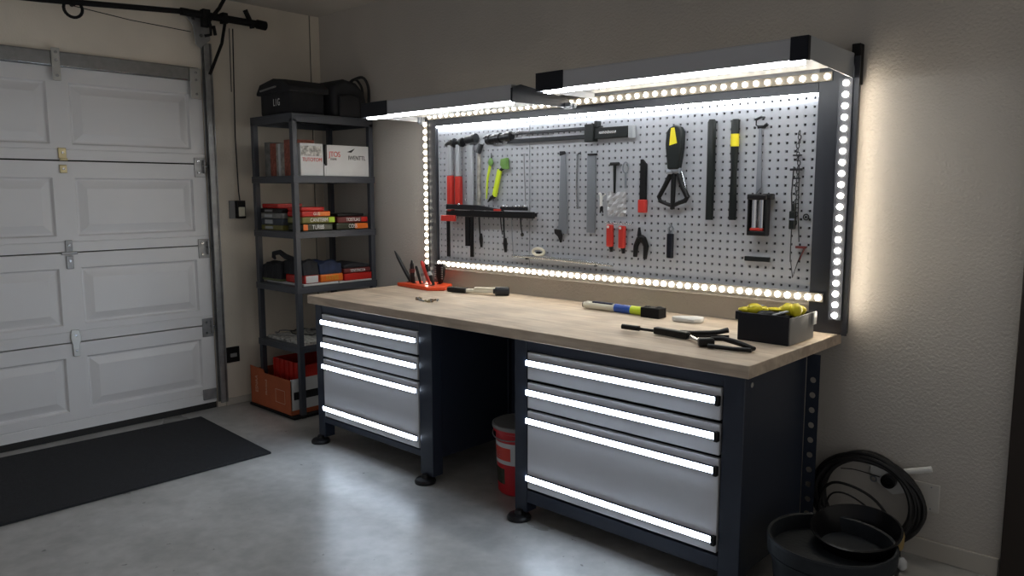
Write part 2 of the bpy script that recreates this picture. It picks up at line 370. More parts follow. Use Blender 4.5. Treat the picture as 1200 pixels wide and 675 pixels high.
# floor mat
tag(MB().add([(.17, -1.13, .0005), (1.174, -1.184, .0005), (1.155, -2.95, .0005), (.09, -2.95, .0005), (.17, -1.13, .013), (1.174, -1.184, .013), (1.155, -2.95, .013), (.09, -2.95, .013)],
    [(3, 2, 1, 0), (4, 5, 6, 7), (0, 1, 5, 4), (1, 2, 6, 5), (2, 3, 7, 6), (3, 0, 4, 7)]).build('floor_mat', 'mat_', bev=.004), 'long black carpet mat lying before the garage door', 'mat')

# ------------------------------------------------------------------ shelving unit
SX0, SX1, SY0, SY1 = .17, .697, -.68, -.04
su = thing('shelving_unit', 'tall dark grey metal shelving unit with five levels in the corner', 'shelving', (.43, -.36, 0))
t = .036
for x, y in ((SX0, SY0), (SX1-t, SY0), (SX0, SY1-t), (SX1-t, SY1-t)): B(x, x+t, y, y+t, .0, 1.985).build('post', 'shelfm', su, bev=.003)
LV = [2.02, 1.62, 1.255, .89, .49]
for i, z in enumerate(LV):
    h = .055 if i == 0 else .045; e = .0 if i == 0 else .004
    mb = B(SX0-e, SX1+e, SY0-e, SY1+e, z-.012, z)
    mb.box(SX0-e, SX1+e, SY0-e, SY0-e+.003, z-h, z-.012).box(SX1+e-.003, SX1+e, SY0-e, SY1+e, z-h, z-.012).box(SX0-e, SX0-e+.003, SY0-e, SY1+e, z-h, z-.012).box(SX0-e, SX1+e, SY1+e-.003, SY1+e, z-h, z-.012)
    mb.build('shelf', 'shelfm', su, bev=.0015)
B(SX0-.06, SX1+.004, SY0-.062, SY1, .004, .022).build('base_tray', 'blackm', su, bev=.004)

# bags on top
bg = thing('tool_bag', 'boxy black tool bag with white letters on the shelving top', 'bag', (.42, -.5, 2.02))
MB().ext([(.225, 2.022), (.60, 2.022), (.60, 2.185), (.225, 2.185)], -.63, -.36).build('bag_body', 'blackfab', bg, bev=.02, seg=3)
MB().ext([(.20, 2.165), (.205, 2.185), (.25, 2.235), (.42, 2.262), (.56, 2.245), (.63, 2.20), (.63, 2.165)], -.645, -.345).build('lid_flap', 'blackfab', bg, bev=.008)
MB().tube([(.27, -.652, 2.19), (.36, -.652, 2.197), (.47, -.652, 2.205)], .006, 6).build('zip', 'grey', bg)
text('L I G', .066, (.44, -.632, 2.105), '-y', 'inkw', bg, sx=.62)
b2 = thing('duffel_bag', 'soft black duffel bag with loop handles on the shelving top', 'bag', (.5, -.2, 2.02))
MB().ext([(-.338, 2.022), (-.05, 2.022), (-.045, 2.10), (-.075, 2.20), (-.14, 2.262), (-.24, 2.278), (-.30, 2.25), (-.338, 2.21)], .28, .66, 'yz').build('bag_body', 'blackfab', b2, bev=.025, seg=3)
MB().ext([(-.30, 2.022), (-.13, 2.022), (-.13, 2.16), (-.215, 2.175), (-.30, 2.16)], .655, .685, 'yz').build('front_pocket', 'blackfab', b2, bev=.01, seg=3)
MB().tube(cr([(.60, -.16, 2.262), (.60, -.12, 2.29), (.61, -.05, 2.31), (.62, -.014, 2.25), (.63, -.02, 2.14), (.63, -.03, 2.05)]), .010, 8).tube(cr([(.55, -.14, 2.25), (.56, -.08, 2.30), (.57, -.035, 2.25), (.58, -.03, 2.18)]), .009, 8).build('handle', 'blackfab', b2)

# level 1: cartons
def carton(x0, x1, y0, y1, z0, z1, m, label, name='carton', bev=.002):
    o = B(x0, x1, y0, y1, z0, z1).build(name, m, bev=bev); return tag(o, label, 'box')
z = LV[1]+.001
carton(.205, .275, -.60, -.44, z, 1.855, 'cardg', 'slim dark grey carton, at the wall end of the upper shelf row')
carton(.278, .352, -.60, -.44, z, 1.845, 'cardr', 'slim rust-red carton between dark grey and silver cartons')
o = carton(.355, .455, -.60, -.44, z, 1.84, 'cards', 'silver carton with a pale band on the upper shelf')
B(.385, .41, -.602, -.60, z, 1.838).build('pale_band', 'cardw', o)
carton(.458, .575, -.60, -.44, z, 1.862, 'cardr', 'rust-brown carton behind the shelving corner post')
o = thing('game_box', 'pale carton with red lettering beside the black strap', 'box', (.64, -.5, z))
B(.58, .684, -.618, -.445, z, 1.832).build('carton_body', 'cardw', o, bev=.002)
B(.684, .6855, -.612, -.46, 1.75, 1.815).build('printed_picture', 'paper', o)
text('TUTOTOM', .035, (.686, -.53, 1.725), '+x', 'inkr', o, sx=.85)
o = thing('white_carton', 'large white carton with black lettering on the upper shelf', 'box', (.5, -.25, z))
B(.40, .686, -.425, -.045, z, 1.828).box(.62, .686, -.44, -.425, z, 1.70).build('carton_body', 'cardw', o, bev=.002)
B(.675, .69, -.436, -.416, 1.69, 1.829).build('strap', 'black', o, bev=.004)
text('IWENTTL', .042, (.6872, -.175, 1.745), '+x', 'ink', o, sx=.8)
text('JTOS', .05, (.6872, -.355, 1.765), '+x', 'inkr', o, sx=.85); text('FAMI', .022, (.6872, -.365, 1.733), '+x', 'ink', o)
MB().ext([(-.255, 1.785), (-.215, 1.80), (-.19, 1.812), (-.205, 1.795), (-.22, 1.782)], .686, .6875, 'yz').build('bird_emblem', 'ink', o)

# level 2
z = LV[2]+.001
def pack(x0, x1, y0, y1, z0, z1, m, label, txt=None, tm='inkw', m2=None, ysp=None, name='snack_pack', cat='pack', m3=None):
    o = thing(name, label, cat, ((x0+x1)/2, (y0+y1)/2, z0))
    B(x0, x1, y0, y1, z0, z1).build('wrapper', m, o, bev=.009, seg=3)
    if m2: B(x1-.03, x1+.0015, ysp[0], ysp[1], z0+.004, z1-.004).build('end_label', m2, o, bev=.003)
    if m3: B(x1-.03, x1+.0015, y0+.006, y0+.006+(y1-y0)*.32, z0+.004, z1-.004).build('side_label', m3, o, bev=.003)
    if txt: text(txt, (z1-z0)*.8, (x1+.0025, (y0+y1)/2+(.0 if not m3 else .03), (z0+z1)/2), '+x', tm, o, sx=.8)
    return o
pack(.50, .686, -.62, -.385, z, 1.305, 'packk', 'black pack with orange and yellow ends, lowest of its stack', 'TURBS', 'inkw', 'packo', (-.615, -.58), m3=None)
pack(.50, .684, -.62, -.365, 1.306, 1.350, 'packol', 'olive pack with lime end in the middle of its stack', 'CANITERM', 'inkw', 'packg', (-.415, -.368), m3=None)
pack(.50, .684, -.62, -.40, 1.351, 1.388, 'packr', 'red wrapper pack with an orange end, second from stack top', 'GUIS', 'cream', 'packo', (-.50, -.404))
pack(.50, .675, -.62, -.44, 1.389, 1.415, 'packr', 'thin plain red pack topmost of the packs by the corner post')
pack(.42, .686, -.355, -.092, z, 1.302, 'packk', 'black pack with orange end beneath the white-lettered maroon pack', 'COSS', 'inkw', 'packo', (-.205, -.095))
pack(.42, .686, -.345, -.095, 1.303, 1.345, 'maroon', 'maroon pack with large white letters', 'TOSTUAS', 'inkw', 'packr', (-.15, -.097))
tag(B(.44, .67, -.335, -.115, 1.346, 1.366).build('black_tray', 'black', bev=.006), 'thin black tray lying on the maroon lettered pack', 'tray')
for i, (a, b, c, l) in enumerate(((z, 1.290, 'packol', 'olive flat organiser case, bottom of the stack by the wall-side post'), (1.291, 1.335, 'fabg', 'slate blue organiser case in the stack by the wall-side post'),
        (1.336, 1.372, 'cardg', 'grey speckled organiser case under the dark lid'), (1.373, 1.403, 'black', 'black organiser case directly beneath the red box'))):
    o = thing('organiser_case', l, 'case', (.34, -.55, a))
    B(.21, .485, -.65, -.40, a, b).build('case_body', c, o, bev=.004); B(.27, .37, -.656, -.65, a+.008, b-.008).build('latch', 'clear' if i != 3 else 'grey', o, bev=.002)
tag(B(.21, .42, -.64, -.45, 1.404, 1.436).build('red_box', 'packr', bev=.006), 'flat red box topmost of the organiser cases', 'box')

# level 3
z = LV[3]+.001
tag(B(.22, .692, -.63, -.36, z, z+.014).build('magazine', 'cardw', bev=.002), 'white magazine under the clothes pile beside corner post', 'magazine')
tag(B(.40, .692, -.35, -.06, z, z+.010).build('magazine', 'cardw', bev=.002), 'white magazine under the bright red box', 'magazine')
o = pack(.45, .688, -.62, -.505, z+.015, .962, 'packr', 'red box with a white label under dark clothes', None, 'ink', 'cardw', (-.61, -.515), name='red_box', cat='box')
o = pack(.45, .688, -.495, -.315, z+.015, .960, 'packo', 'orange-red box with yellow lettering on the lower shelf', 'FATISS', 'packy', name='orange_box', cat='box')
tag(B(.42, .688, -.305, -.07, z+.011, .950).build('red_box', 'packr', bev=.004), 'bright red flat box at the wall-side shelf end', 'box')
pack(.42, .686, -.305, -.08, .951, .985, 'maroon', 'maroon box with small white print on the bright red box', 'TENSTRICOR', 'inkw', name='maroon_box', cat='box')
tag(MB().ext([(-.305, .986), (-.075, .986), (-.08, 1.005), (-.15, 1.02), (-.25, 1.018), (-.30, 1.004)], .43, .68, 'yz').build('dark_pouch', 'blackfab', bev=.006), 'low black pouch lying on the maroon box', 'pouch')
def cloth(x0, x1, y0, y1, z0, z1, m, label, seed, n=26):
    random.seed(seed); vs = []; fs = []
    for i in range(n+1):
        for j in range(n+1):
            u, v = i/n, j/n; e = min(u, 1-u, v, 1-v); hgt = min(1, (e*24))**.4
            zz = z0+.004+(z1-z0-.004)*hgt*(.86+.14*math.sin(u*9+seed)*math.cos(v*7+seed*2)) if e > 0 else z0
            vs.append((x0+(x1-x0)*u+random.uniform(-.002, .002), y0+(y1-y0)*v+random.uniform(-.004, .004), zz))
    for i in range(n):
        for j in range(n): a = i*(n+1)+j; fs.append((a, a+n+1, a+n+2, a+1))
    k = len(vs); rim = [i*(n+1) for i in range(n+1)]+[n*(n+1)+j for j in range(1, n+1)]+[i*(n+1)+n for i in range(n-1, -1, -1)]+[j for j in range(n-1, 0, -1)]
    fs.append(tuple(rim))
    return tag(MB().add(vs, fs).build('folded_cloth', m, ang=80), label, 'cloth', None)
cloth(.44, .685, -.50, -.32, .961, 1.05, 'navy', 'folded navy blue cloth on the orange-red box', 3)
cloth(.44, .685, -.625, -.505, .963, 1.065, 'blackfab', 'folded black cloth on the red box with white label', 5)
tag(B(.20, .435, -.655, -.44, .907, .922).build('green_folder', 'olive', bev=.003), 'thin olive folder at the bottom of the dark clothes heap', 'folder')
cloth(.195, .435, -.655, -.42, .923, 1.04, 'blackfab', 'heap of black clothing beside the wall-side front post', 8)
tag(MB().tube([(.43, -.60, 1.075), (.39, -.62, 1.105), (.345, -.64, 1.095), (.34, -.64, 1.07), (.36, -.64, 1.06)], [.02, .018, .017, .014, .008], 10).tube([(.50, -.58, 1.055), (.43, -.60, 1.075)], .02, 10).build('hooked_handle', 'blackfab'), 'curled black hooked handle resting on the black clothes', 'handle tool')
# level 4 : papers and cables
z = LV[4]+.001
tag(B(.22, .685, -.64, -.08, z, z+.02).build('printed_sheet', 'paper', bev=.002), 'pale sheet with dark print covering the lowest shelf', 'sheet')
for k in range(5):
    random.seed(40+k); cx, cy, r = .3+.08*k, -.52+.09*k, .085+.012*(k % 3)
    pts = [(cx+r*1.3*math.cos(a*PI/9)*(1+.12*math.sin(3*a)), cy+r*math.sin(a*PI/9), z+.027+.006*k+.004*math.sin(a*1.7+k)) for a in range(18)]
    tag(MB().tube(pts, .005, 6, closed=True).build('cable_loop', 'cable' if k % 2 else 'grey'), 'thin cable loop lying with others on the lowest shelf', 'cable', 'cable loops on the lowest shelf')
# carton on the floor tray
ob = thing('cardboard_box', 'open orange cardboard box with white side on the shelving base', 'box', (.38, -.45, .023))
bx0, bx1, by0, by1 = .115, .650, -.730, -.14
MB().box(bx0, bx1, by0, by0+.005, .026, .262).box(bx0, bx0+.005, by0, by1, .026, .262).box(bx0, bx1, by1-.005, by1, .026, .262).box(bx0, bx1, by0, by1, .023, .027).ext([(bx0, .262), (bx0+.19, .262), (bx0+.18, .285), (bx0, .292)], by0, by0+.004).build('box_shell', 'card', ob)
B(bx1-.005, bx1, by0, by1, .027, .268).build('box_side', 'cardw', ob)
B(bx1, bx1+.0012, by0+.02, by1, .125, .178).build('black_band', 'ink', ob); B(bx1, bx1+.0012, by0, by1, .026, .055).build('orange_band', 'card', ob)
text('ESNAA', .05, (.20, by0-.001, .17), '-y', 'inkf', ob, roll=PI/2, sx=.8); text('FRAGILE', .03, (.33, by0-.001, .165), '-y', 'inkf', ob, roll=PI/2)
MB().box(.45, .57, by0-.001, by0, .085, .088).box(.45, .57, by0-.001, by0, .175, .178).box(.45, .453, by0-.001, by0, .085, .178).box(.567, .57, by0-.001, by0, .085, .178).build('printed_square', 'inkf', ob)
rc = thing('red_crate', 'ribbed red plastic crate standing inside the orange cardboard box', 'crate', (.4, -.5, .027))
MB().box(.22, .63, -.605, -.597, .03, .345).box(.22, .63, -.25, -.242, .03, .345).box(.22, .228, -.605, -.25, .03, .345).box(.622, .63, -.605, -.25, .03, .345).box(.22, .63, -.605, -.242, .028, .034).build('crate_shell', 'red', rc, bev=.002)
mb = MB()
for x in (.235, .30, .36, .42, .48, .54, .60): mb.box(x, x+.012, -.617, -.604, .03, .345)
mb.build('rib', 'red', rc)

# ------------------------------------------------------------------ workbench
XL, XR, D = 1.136, 3.952, .887
tag(B(XL, XR, -D, -.003, .852, .90).build('worktop', 'wood', bev=.003), 'long oiled wooden worktop spanning both drawer cabinets', 'worktop')
def strip(x0, x1, z, parent, caps):
    s = B(x0+.004, x1-.010, -.874, -.864, z-.0115, z+.0115).build('light_strip', 'dled', parent, bev=.002)
    MB().box(x0+.002, x1-.004, -.864, -.8605, z-.015, z+.015).box(x0+.002, x1-.004, -.8705, -.8605, z+.0118, z+.0148).box(x0+.002, x1-.004, -.8705, -.8605, z-.0148, z-.0118).build('strip_channel', 'dkmetal', s)
    if caps: B(x1-.012, x1+.004, -.882, -.8605, z-.019, z+.019).build('end_clip', 'black', s, bev=.003)
def cabinet(label, x0, x1, pl, pr, zb, rail, right):
    yF, yB = -.857, -.225
    c = thing('drawer_cabinet', label, 'cabinet', ((x0+x1)/2, -.55, 0), None)
    for a, b in ((x0, x0+pl), (x1-pr, x1)): B(a, b, yF, yF+.07, .035, .8505).build('post', 'dkmetal', c, bev=.003)
    for a in ((x0, x0+.05), (x1-.05, x1)):
        if not (right and a[0] > x0+.1): B(a[0], a[1], yB-.06, yB, .035, .8505).build('post', 'dkmetal', c, bev=.003)
    B(x0+pl, x1-pr, yF+.004, yF+.05, .80, .8505).build('top_rail', 'dkmetal', c, bev=.002)
    B(x0+pl, x1-pr, yF+.002, yF+.05, rail[0], rail[1]).build('bottom_rail', 'dkmetal', c, bev=.002)
    B(x0+.004, x0+.008, yF+.07, yB-.06, rail[0], .8505).build('side_panel', 'dkmetal', c)
    B(x1-.008, x1-.004, yF+.07, yB-(.075 if right else .06), rail[0], .8505).build('side_panel', 'dkmetal', c)
    B(x0+.05, x1-.05, yB-.03, yB-.025, rail[0], .8505).build('back_panel', 'dkmetal', c)
    B(x0+.01, x1-.01, yF+.05, yB-.035, rail[0], rail[0]+.012).build('bottom_panel', 'dkmetal', c)
    xa, xb = x0+pl+.008, x1-pr-.008
    B(xa-.002, xb+.002, yF+.03, yF+.035, rail[1], .80).build('carcass_front', 'blackm', c)
    for k, (z0, z1, strips) in enumerate(((.672, .795, (.748,)), (.538, .656, (.612,)), (zb, .524, (.480, zb+.052)))):
        d = B(xa, xb, yF-.003, yF+.018, z0, z1).box(xa+.01, xb-.01, yF+.018, yB-.05, z0+.01, z1-.03).build('drawer', 'drawer', c, bev=.002)
        for zs in strips: strip(xa-.004, xb-.001, zs, d, right)
    feet = [(x0+pl*.5, -.868), (x1-pr*.5, -.868), (x0+.03, yB-.03), (x1-.03, yB-.03)]
    for x, y in feet:
        MB().lathe([(.055, .0005), (.057, .012), (.05, .022), (.022, .028), (.018, .045)], (x, y, 0), 20).build('levelling_foot', 'black', c)
    return c
c1 = cabinet('narrower drawer cabinet under the shelving end of the worktop', 1.17, 2.222, .066, .100, .170, (.127, .162), False)
c2 = cabinet('wider drawer cabinet under the bare-wall end of the worktop', 2.80, 3.925, .074, .085, .157, (.085, .145), True)
# perforated rear upright with real holes
def perforated(y0, y1, z0, z1, X, th, cy, zs, r):
    mb = MB(); n = 12
    for xx in (X, X-th):
        bounds = [z0]+[(a+b)/2 for a, b in zip(zs, zs[1:])]+[z1]
        for i, zc in enumerate(zs):
            a, b = bounds[i], bounds[i+1]; ring = []; outer = []
            angs = sorted([2*PI*j/12+.1 for j in range(12)]+[math.atan2(zz-zc, yy-cy) % (2*PI) for yy in (y0, y1) for zz in (a, b)]); n = len(angs)
            for t_ in angs:
                cyy, czz = math.cos(t_), math.sin(t_); ring.append((xx, cy+r*cyy, zc+r*czz))
                k = min((y1-cy)/cyy if cyy > 1e-6 else (y0-cy)/cyy if cyy < -1e-6 else 9, (b-zc)/czz if czz > 1e-6 else (a-zc)/czz if czz < -1e-6 else 9)
                outer.append((xx, cy+k*cyy, zc+k*czz))
            mb.add(ring+outer, [(j, (j+1) % n, n+(j+1) % n, n+j) for j in range(n)])
            if xx == X: mb.add(ring+[(X-th, p[1], p[2]) for p in ring], [(j, (j+1) % n, n+(j+1) % n, n+j) for j in range(n)])
    mb.v = [(p[1], p[0], p[2]) for p in mb.v]     # lay the plate across the wall direction
    return mb
zs = [.743-.0635*i for i in range(11)]
perforated(3.9245, 3.978, .04, .8505, -.298, .003, 3.952, list(reversed(zs)), .0125).build('perforated_upright', 'dkmetal', c2, smooth=False)
MB().cyl((3.925, -.815, .815), (3.932, -.815, .815), .010, n=12).build('bolt', 'chrome', c2)
# panel at the back of the kneehole
tag(B(2.226, 2.796, -.262, -.258, .10, .8505).box(2.226, 2.796, -.262, -.235, .82, .8505).box(2.226, 2.796, -.275, -.235, .10, .15).build('kneehole_panel', 'dkmetal', bev=.002), 'dark metal panel closing the kneehole between the two cabinets', 'panel')

# ------------------------------------------------------------------ pegboard
pb = thing('pegboard', 'wide grey perforated tool board with charcoal frame on the wall', 'pegboard', (2.6, -.02, .90))
PX0, PX1, PZ0, PZ1 = 1.372, 3.822, 1.072, 1.930
YF = -.035
def pegpanel(x0, x1):
    mb = MB(); nx = max(1, round((x1-x0)/.0385)); nz = round((PZ1-PZ0)/.0373); dx, dz = (x1-x0)/nx, (PZ1-PZ0)/nz; r = .0052
    for i in range(nx):
        for k in range(nz):
            a, b = x0+i*dx, PZ0+k*dz; cx, cz = a+dx/2, b+dz/2
            o = [(a, YF, b), (a+dx, YF, b), (a+dx, YF, b+dz), (a, YF, b+dz)]
            q = [(cx-r, YF, cz-r), (cx+r, YF, cz-r), (cx+r, YF, cz+r), (cx-r, YF, cz+r)]
            s_ = r+.0012; w = [(cx-s_, YF-.0009, cz-s_), (cx+s_, YF-.0009, cz-s_), (cx+s_, YF-.0009, cz+s_), (cx-s_, YF-.0009, cz+s_)]
            s2 = r+.0026; w2 = [(cx-s2, YF, cz-s2), (cx+s2, YF, cz-s2), (cx+s2, YF, cz+s2), (cx-s2, YF, cz+s2)]
            q2 = [(p[0], YF+.006, p[2]) for p in q]
            mb.add(o+w2+w+q+q2, [(j, (j+1) % 4, 4+(j+1) % 4, 4+j) for j in range(4)]+[(4+j, 4+(j+1) % 4, 8+(j+1) % 4, 8+j) for j in range(4)]
                +[(8+j, 8+(j+1) % 4, 12+(j+1) % 4, 12+j) for j in range(4)]+[(12+j, 12+(j+1) % 4, 16+(j+1) % 4, 16+j) for j in range(4)])
    mb.box(x0, x0+.0015, YF, YF+.008, PZ0, PZ1).box(x1-.0015, x1, YF, YF+.008, PZ0, PZ1)
    return mb
xs = [PX0, 2.163, 3.822]
for a, b in zip(xs, xs[1:]): pegpanel(a+.0015, b-.0015).build('perforated_panel', 'peg', pb, smooth=False)
B(1.28, 3.95, -.012, -.002, 1.01, 1.98).build('backing_sheet', 'dark', pb)
B(1.262, 1.372, -.055, -.012, .90, 1.98).build('frame_post', 'frame', pb, bev=.003)
B(3.822, 3.975, -.055, -.012, .90, 2.06).build('frame_post', 'frame', pb, bev=.003)
B(3.9752, 3.997, -.078, -.073, .90, 2.06).box(3.9752, 3.9772, -.073, -.002, .90, 2.06).build('edge_lip', 'frame', pb, bev=.001)  # lip added to keep the glowing edge strip out of view
B(3.9774, 3.981, -.070, -.052, .975, 2.00).build('added_edge_light', 'halo', pb)  # added hidden strip, brightens the bare wall beside the frame
B(1.372, 3.822, -.055, -.012, 1.930, 1.972).build('frame_rail', 'frame', pb, bev=.002)
B(1.376, 3.818, -.0515, -.047, 1.922, 1.9295).build('added_rail_light', 'under', pb)  # added hidden strip, makes the bright band along the board top
B(1.372, 3.822, -.055, -.012, 1.015, 1.072)  .build('frame_rail', 'rail', pb, bev=.002)
B(1.372, 3.822, -.045, -.012, 1.972, 2.03).build('upper_rail', 'canopyu', pb, bev=.002)

def led_strip(label, pts, size, axis, m='led', r=.0130, sp=.0455, dep=.006):
    a, b = pts
    t_ = thing('led_strip', label, 'light strip', ((a[0]+b[0])/2, a[1], min(a[2], b[2])), None)
    y = a[1]; w = size
    if axis == 'x': B(a[0]-.02, b[0]+.02, y, y+.006, a[2]-w, a[2]+w).build('strip_base', 'strip', t_, bev=.001)
    else: B(a[0]-w, a[0]+w, y, y+dep, a[2]-.02, b[2]+.02).build('strip_base', 'frame' if w > .025 else 'strip', t_, bev=.001)
    L = (Vector(b)-Vector(a)).length; n = round(L/sp)+1
    proto = None
    for i in range(n):
        p = Vector(a)+(Vector(b)-Vector(a))*i/(n-1)
        if proto is None:
            lm = MB().lathe([(r, -.001), (r, .006), (r*.8, .0095), (r*.45, .0115), (.0001, .012)], (0, 0, 0), 12, 'y')
            ORG['__z'] = Vector((0, 0, 0)); proto = lm.build('led', m, base=(0, 0, 0), ang=60); o = proto
        else: o = proto.copy(); COL.objects.link(o)
        o.parent = t_; o.location = p+Vector((0, 0, 0))-ORG[t_.name]
    return t_
led_strip('warm white LED strip along the bottom edge of the pegboard', ((1.40, -.0615, 1.052), (3.865, -.0615, 1.052)), .0195, 'x')
led_strip('warm white LED strip above the pegboard under the light canopies', ((1.325, -.0615, 1.992), (3.86, -.0615, 1.992)), .0195, 'x', r=.0115, sp=.0525)
led_strip('vertical LED strip on the pegboard end near the shelving', ((1.281, -.0615, .965), (1.281, -.0615, 1.945)), .017, 'z', r=.013)
led_strip('vertical LED strip on the pegboard end near the bare wall', ((3.946, -.082, .985), (3.946, -.082, 1.955)), .028, 'z', 'ledv', r=.0115, dep=.0265)

# ------------------------------------------------------------------ canopies with tube lights
def canopy(label, x0, x1, z, capl, capr, side_r):
    c = thing('light_canopy', label, 'light canopy', ((x0+x1)/2, -.3, z))
    yb, yf = -.076, -.537
    B(x0, x1, yf, yb, z+.076, z+.080).box(x0, x1, yf, yf+.004, z, z+.076).build('hood', 'canopy', c, bev=.0015)
    B(x0+.004, x1-.004, yf+.005, yb, z+.030, z+.034).build('underside_panel', 'canopyu', c)
    for xa in (x0+.08, x1-.12): B(xa, xa+.04, yb, -.001, z+.070, z+.079).build('wall_arm', 'canopy', c)
    if capl: B(x0-.003, x0+capl, yf-.004, yf-.0005, z-.004, z+.082).box(x0-.003, x0, yf-.004, yf+.12, z-.004, z+.082).build('end_cap', 'capend', c, bev=.001)
    if capr: B(x1-capr, x1+.003, yf-.004, yf-.0005, z-.004, z+.084).box(x1, x1+.003, yf-.004, yf+.02, z-.004, z+.084).build('end_cap', 'capend', c, bev=.001)
    if side_r == 'grey':
        MB().ext([(yf+.02, z), (yf+.02, z+.084), (yb+.005, z+.078), (yb+.005, z-.022)], x1, x1+.003, 'yz').build('side_plate', 'clear', c, bev=.0008)
        MB().ext([(yf+.005, z), (yf+.005, z+.076), (yb, z+.076), (yb, z)], x0, x0+.003, 'yz').build('side_plate', 'canopy', c)
    else:
        MB().ext([(yf-.004, z-.006), (yf-.004, z+.062), (yf+.06, z+.084), (yb-.05, z+.050), (yb, z+.030), (yb, z)], x1, x1+.012, 'yz').build('side_arm', 'capend', c, bev=.001)
        MB().ext([(yf+.005, z), (yf+.005, z+.076), (yb, z+.076), (yb, z)], x0, x0+.003, 'yz').build('side_plate', 'canopy', c)
        MB().box(x1-.02, x1+.05, yb-.05, yb, z+.0, z+.022).cyl((x1-.02, yb-.02, z+.006), (x1+.06, yb-.02, z+.006), .012).build('hinge', 'steelb', c, bev=.002)
    tb = B(x0+.03, x1-.03, yf+.012, yf+.060, z-.012, z+.012).build('tube_light', 'tube', c, bev=.004)
    B(x0+.03, x1-.03, yf+.012, yf+.060, z+.012, z+.030).build('tube_housing', 'canopyu', tb)
    return c
canopy('raised light canopy over the shelving end of the pegboard', 1.25, 2.483, 1.962, .245, 0, 'black')
canopy('raised light canopy over the bare-wall end of the pegboard', 2.650, 3.966, 1.995, .165, .065, 'grey')
tag(MB().box(1.235, 1.275, -.085, -.056, 1.95, 2.02).cyl((1.255, -.09, 1.955), (1.255, -.09, 2.01), .011).build('hinge_bracket', 'steelb', bev=.003), 'small steel hinge bracket atop the LED strip near the shelving', 'bracket')
tag(MB().box(3.95, 3.985, -.05, -.004, 1.95, 2.115).build('hinge_bracket', 'blackm', bev=.003), 'slim black bracket holding the canopy at the bare-wall end', 'bracket')
tag(MB().tube([(1.55, -.18, 2.044), (1.56, -.18, 2.062), (1.60, -.18, 2.065), (1.64, -.18, 2.05), (1.66, -.17, 2.046)], .007, 6).tube([(1.575, -.17, 2.047), (1.60, -.17, 2.075), (1.63, -.17, 2.056)], .005, 6).build('cable_coil', 'cable'), 'little black cable knot lying on the canopy beside the shelving', 'cable')

# ------------------------------------------------------------------ tools on the pegboard
def tool(name, label, cat, x, z, group=None): return thing(name, label, cat, (x, YF-.002, z), group)
YT = YF-.004
# hammers with red grips
def hammer(x, label, cat, headw, top, grip0, grip1, steel_col='clear', hz=1.815):
    h = tool('hammer', label, cat, x, hz); YT = YF-.014
    MB().tube([(x-headw/2, YT-.022, hz-.012), (x-headw/2+.03, YT-.022, hz), (x+.015, YT-.022, hz+.003)], [.012, .017, .02], 12).cyl((x+.015, YT-.022, hz+.003), (x+headw/2, YT-.022, hz+.002), .024).cyl((x+headw/2-.012, YT-.022, hz+.002), (x+headw/2, YT-.022, hz+.002), .029).build('head', 'dsteel', h, bev=.002)
    B(x-.016, x+.016, YT-.034, YT-.010, grip0, hz-.008).build('shaft', steel_col, h, bev=.005, seg=3)
    B(x-.022, x+.022, YT-.040, YT-.006, grip1, grip0).build('grip', 'red', h, bev=.008, seg=3)
hammer(1.528, 'red-gripped hammer nearest the LED strip at the shelving end', 'hammer', .082, 1.815, 1.615, 1.385)
hammer(1.602, 'red-gripped hammer hanging second from the shelving end', 'hammer', .076, 1.82, 1.610, 1.405)
h = tool('hammer', 'flat grey handled hammer beside the two red-gripped hammers', 'hammer', 1.70, 1.5)
MB().cyl((1.665, YT-.022, 1.83), (1.745, YT-.022, 1.838), .024).cyl((1.735, YT-.032, 1.837), (1.76, YT-.032, 1.838), .028).build('head', 'dsteel', h, bev=.002)
B(1.668, 1.722, YT-.03, YT-.008, 1.385, 1.80).build('handle', 'clear', h, bev=.008, seg=3)
h = tool('mallet', 'slim wooden-handled mallet beside the flat grey hammer', 'mallet', 1.775, 1.5)
MB().cyl((1.775, YT-.03, 1.745), (1.79, YT-.02, 1.80), .017).build('head', 'dsteel', h)
MB().tube([(1.772, YT-.02, 1.765), (1.768, YT-.02, 1.40)], .012, 10).build('handle', 'cards', h)
# long clamp across the top
c = tool('bar_clamp', 'long dark bar clamp mounted level across the top of the pegboard', 'clamp', 2.4, 1.8)
MB().box(2.0, 2.70, YT-.034, YT-.018, 1.838, 1.856).box(2.02, 2.70, YT-.034, YT-.018, 1.792, 1.816).build('rails', 'dsteel', c, bev=.003)
MB().cyl((1.855, YT-.03, 1.822), (1.885, YT-.03, 1.824), .031).cyl((1.885, YT-.03, 1.824), (1.93, YT-.03, 1.827), .024).cyl((1.93, YT-.03, 1.827), (1.965, YT-.03, 1.829), .030).cyl((1.965, YT-.03, 1.829), (2.01, YT-.03, 1.832), .022).cyl((2.01, YT-.03, 1.832), (2.05, YT-.03, 1.835), .028).build('screw_jaw', 'dsteel', c, bev=.002)
MB().tube([(2.04, YT-.03, 1.842), (2.12, YT-.032, 1.852), (2.2, YT-.03, 1.848)], .008, 8).build('lever', 'steel', c)
MB().box(2.60, 2.66, YT-.055, YT-.010, 1.775, 1.868).box(2.64, 2.87, YT-.045, YT-.012, 1.788, 1.846).box(2.66, 2.68, YT-.05, YT-.01, 1.846, 1.882).build('sliding_jaw', 'graphite', c, bev=.004)
MB().box(2.69, 2.80, YT-.048, YT-.044, 1.812, 1.826).build('ratchet_insert', 'steel', c, bev=.002)
B(2.872, 2.90, YT-.045, YT-.012, 1.782, 1.848).build('jaw_pad', 'clear', c, bev=.004)
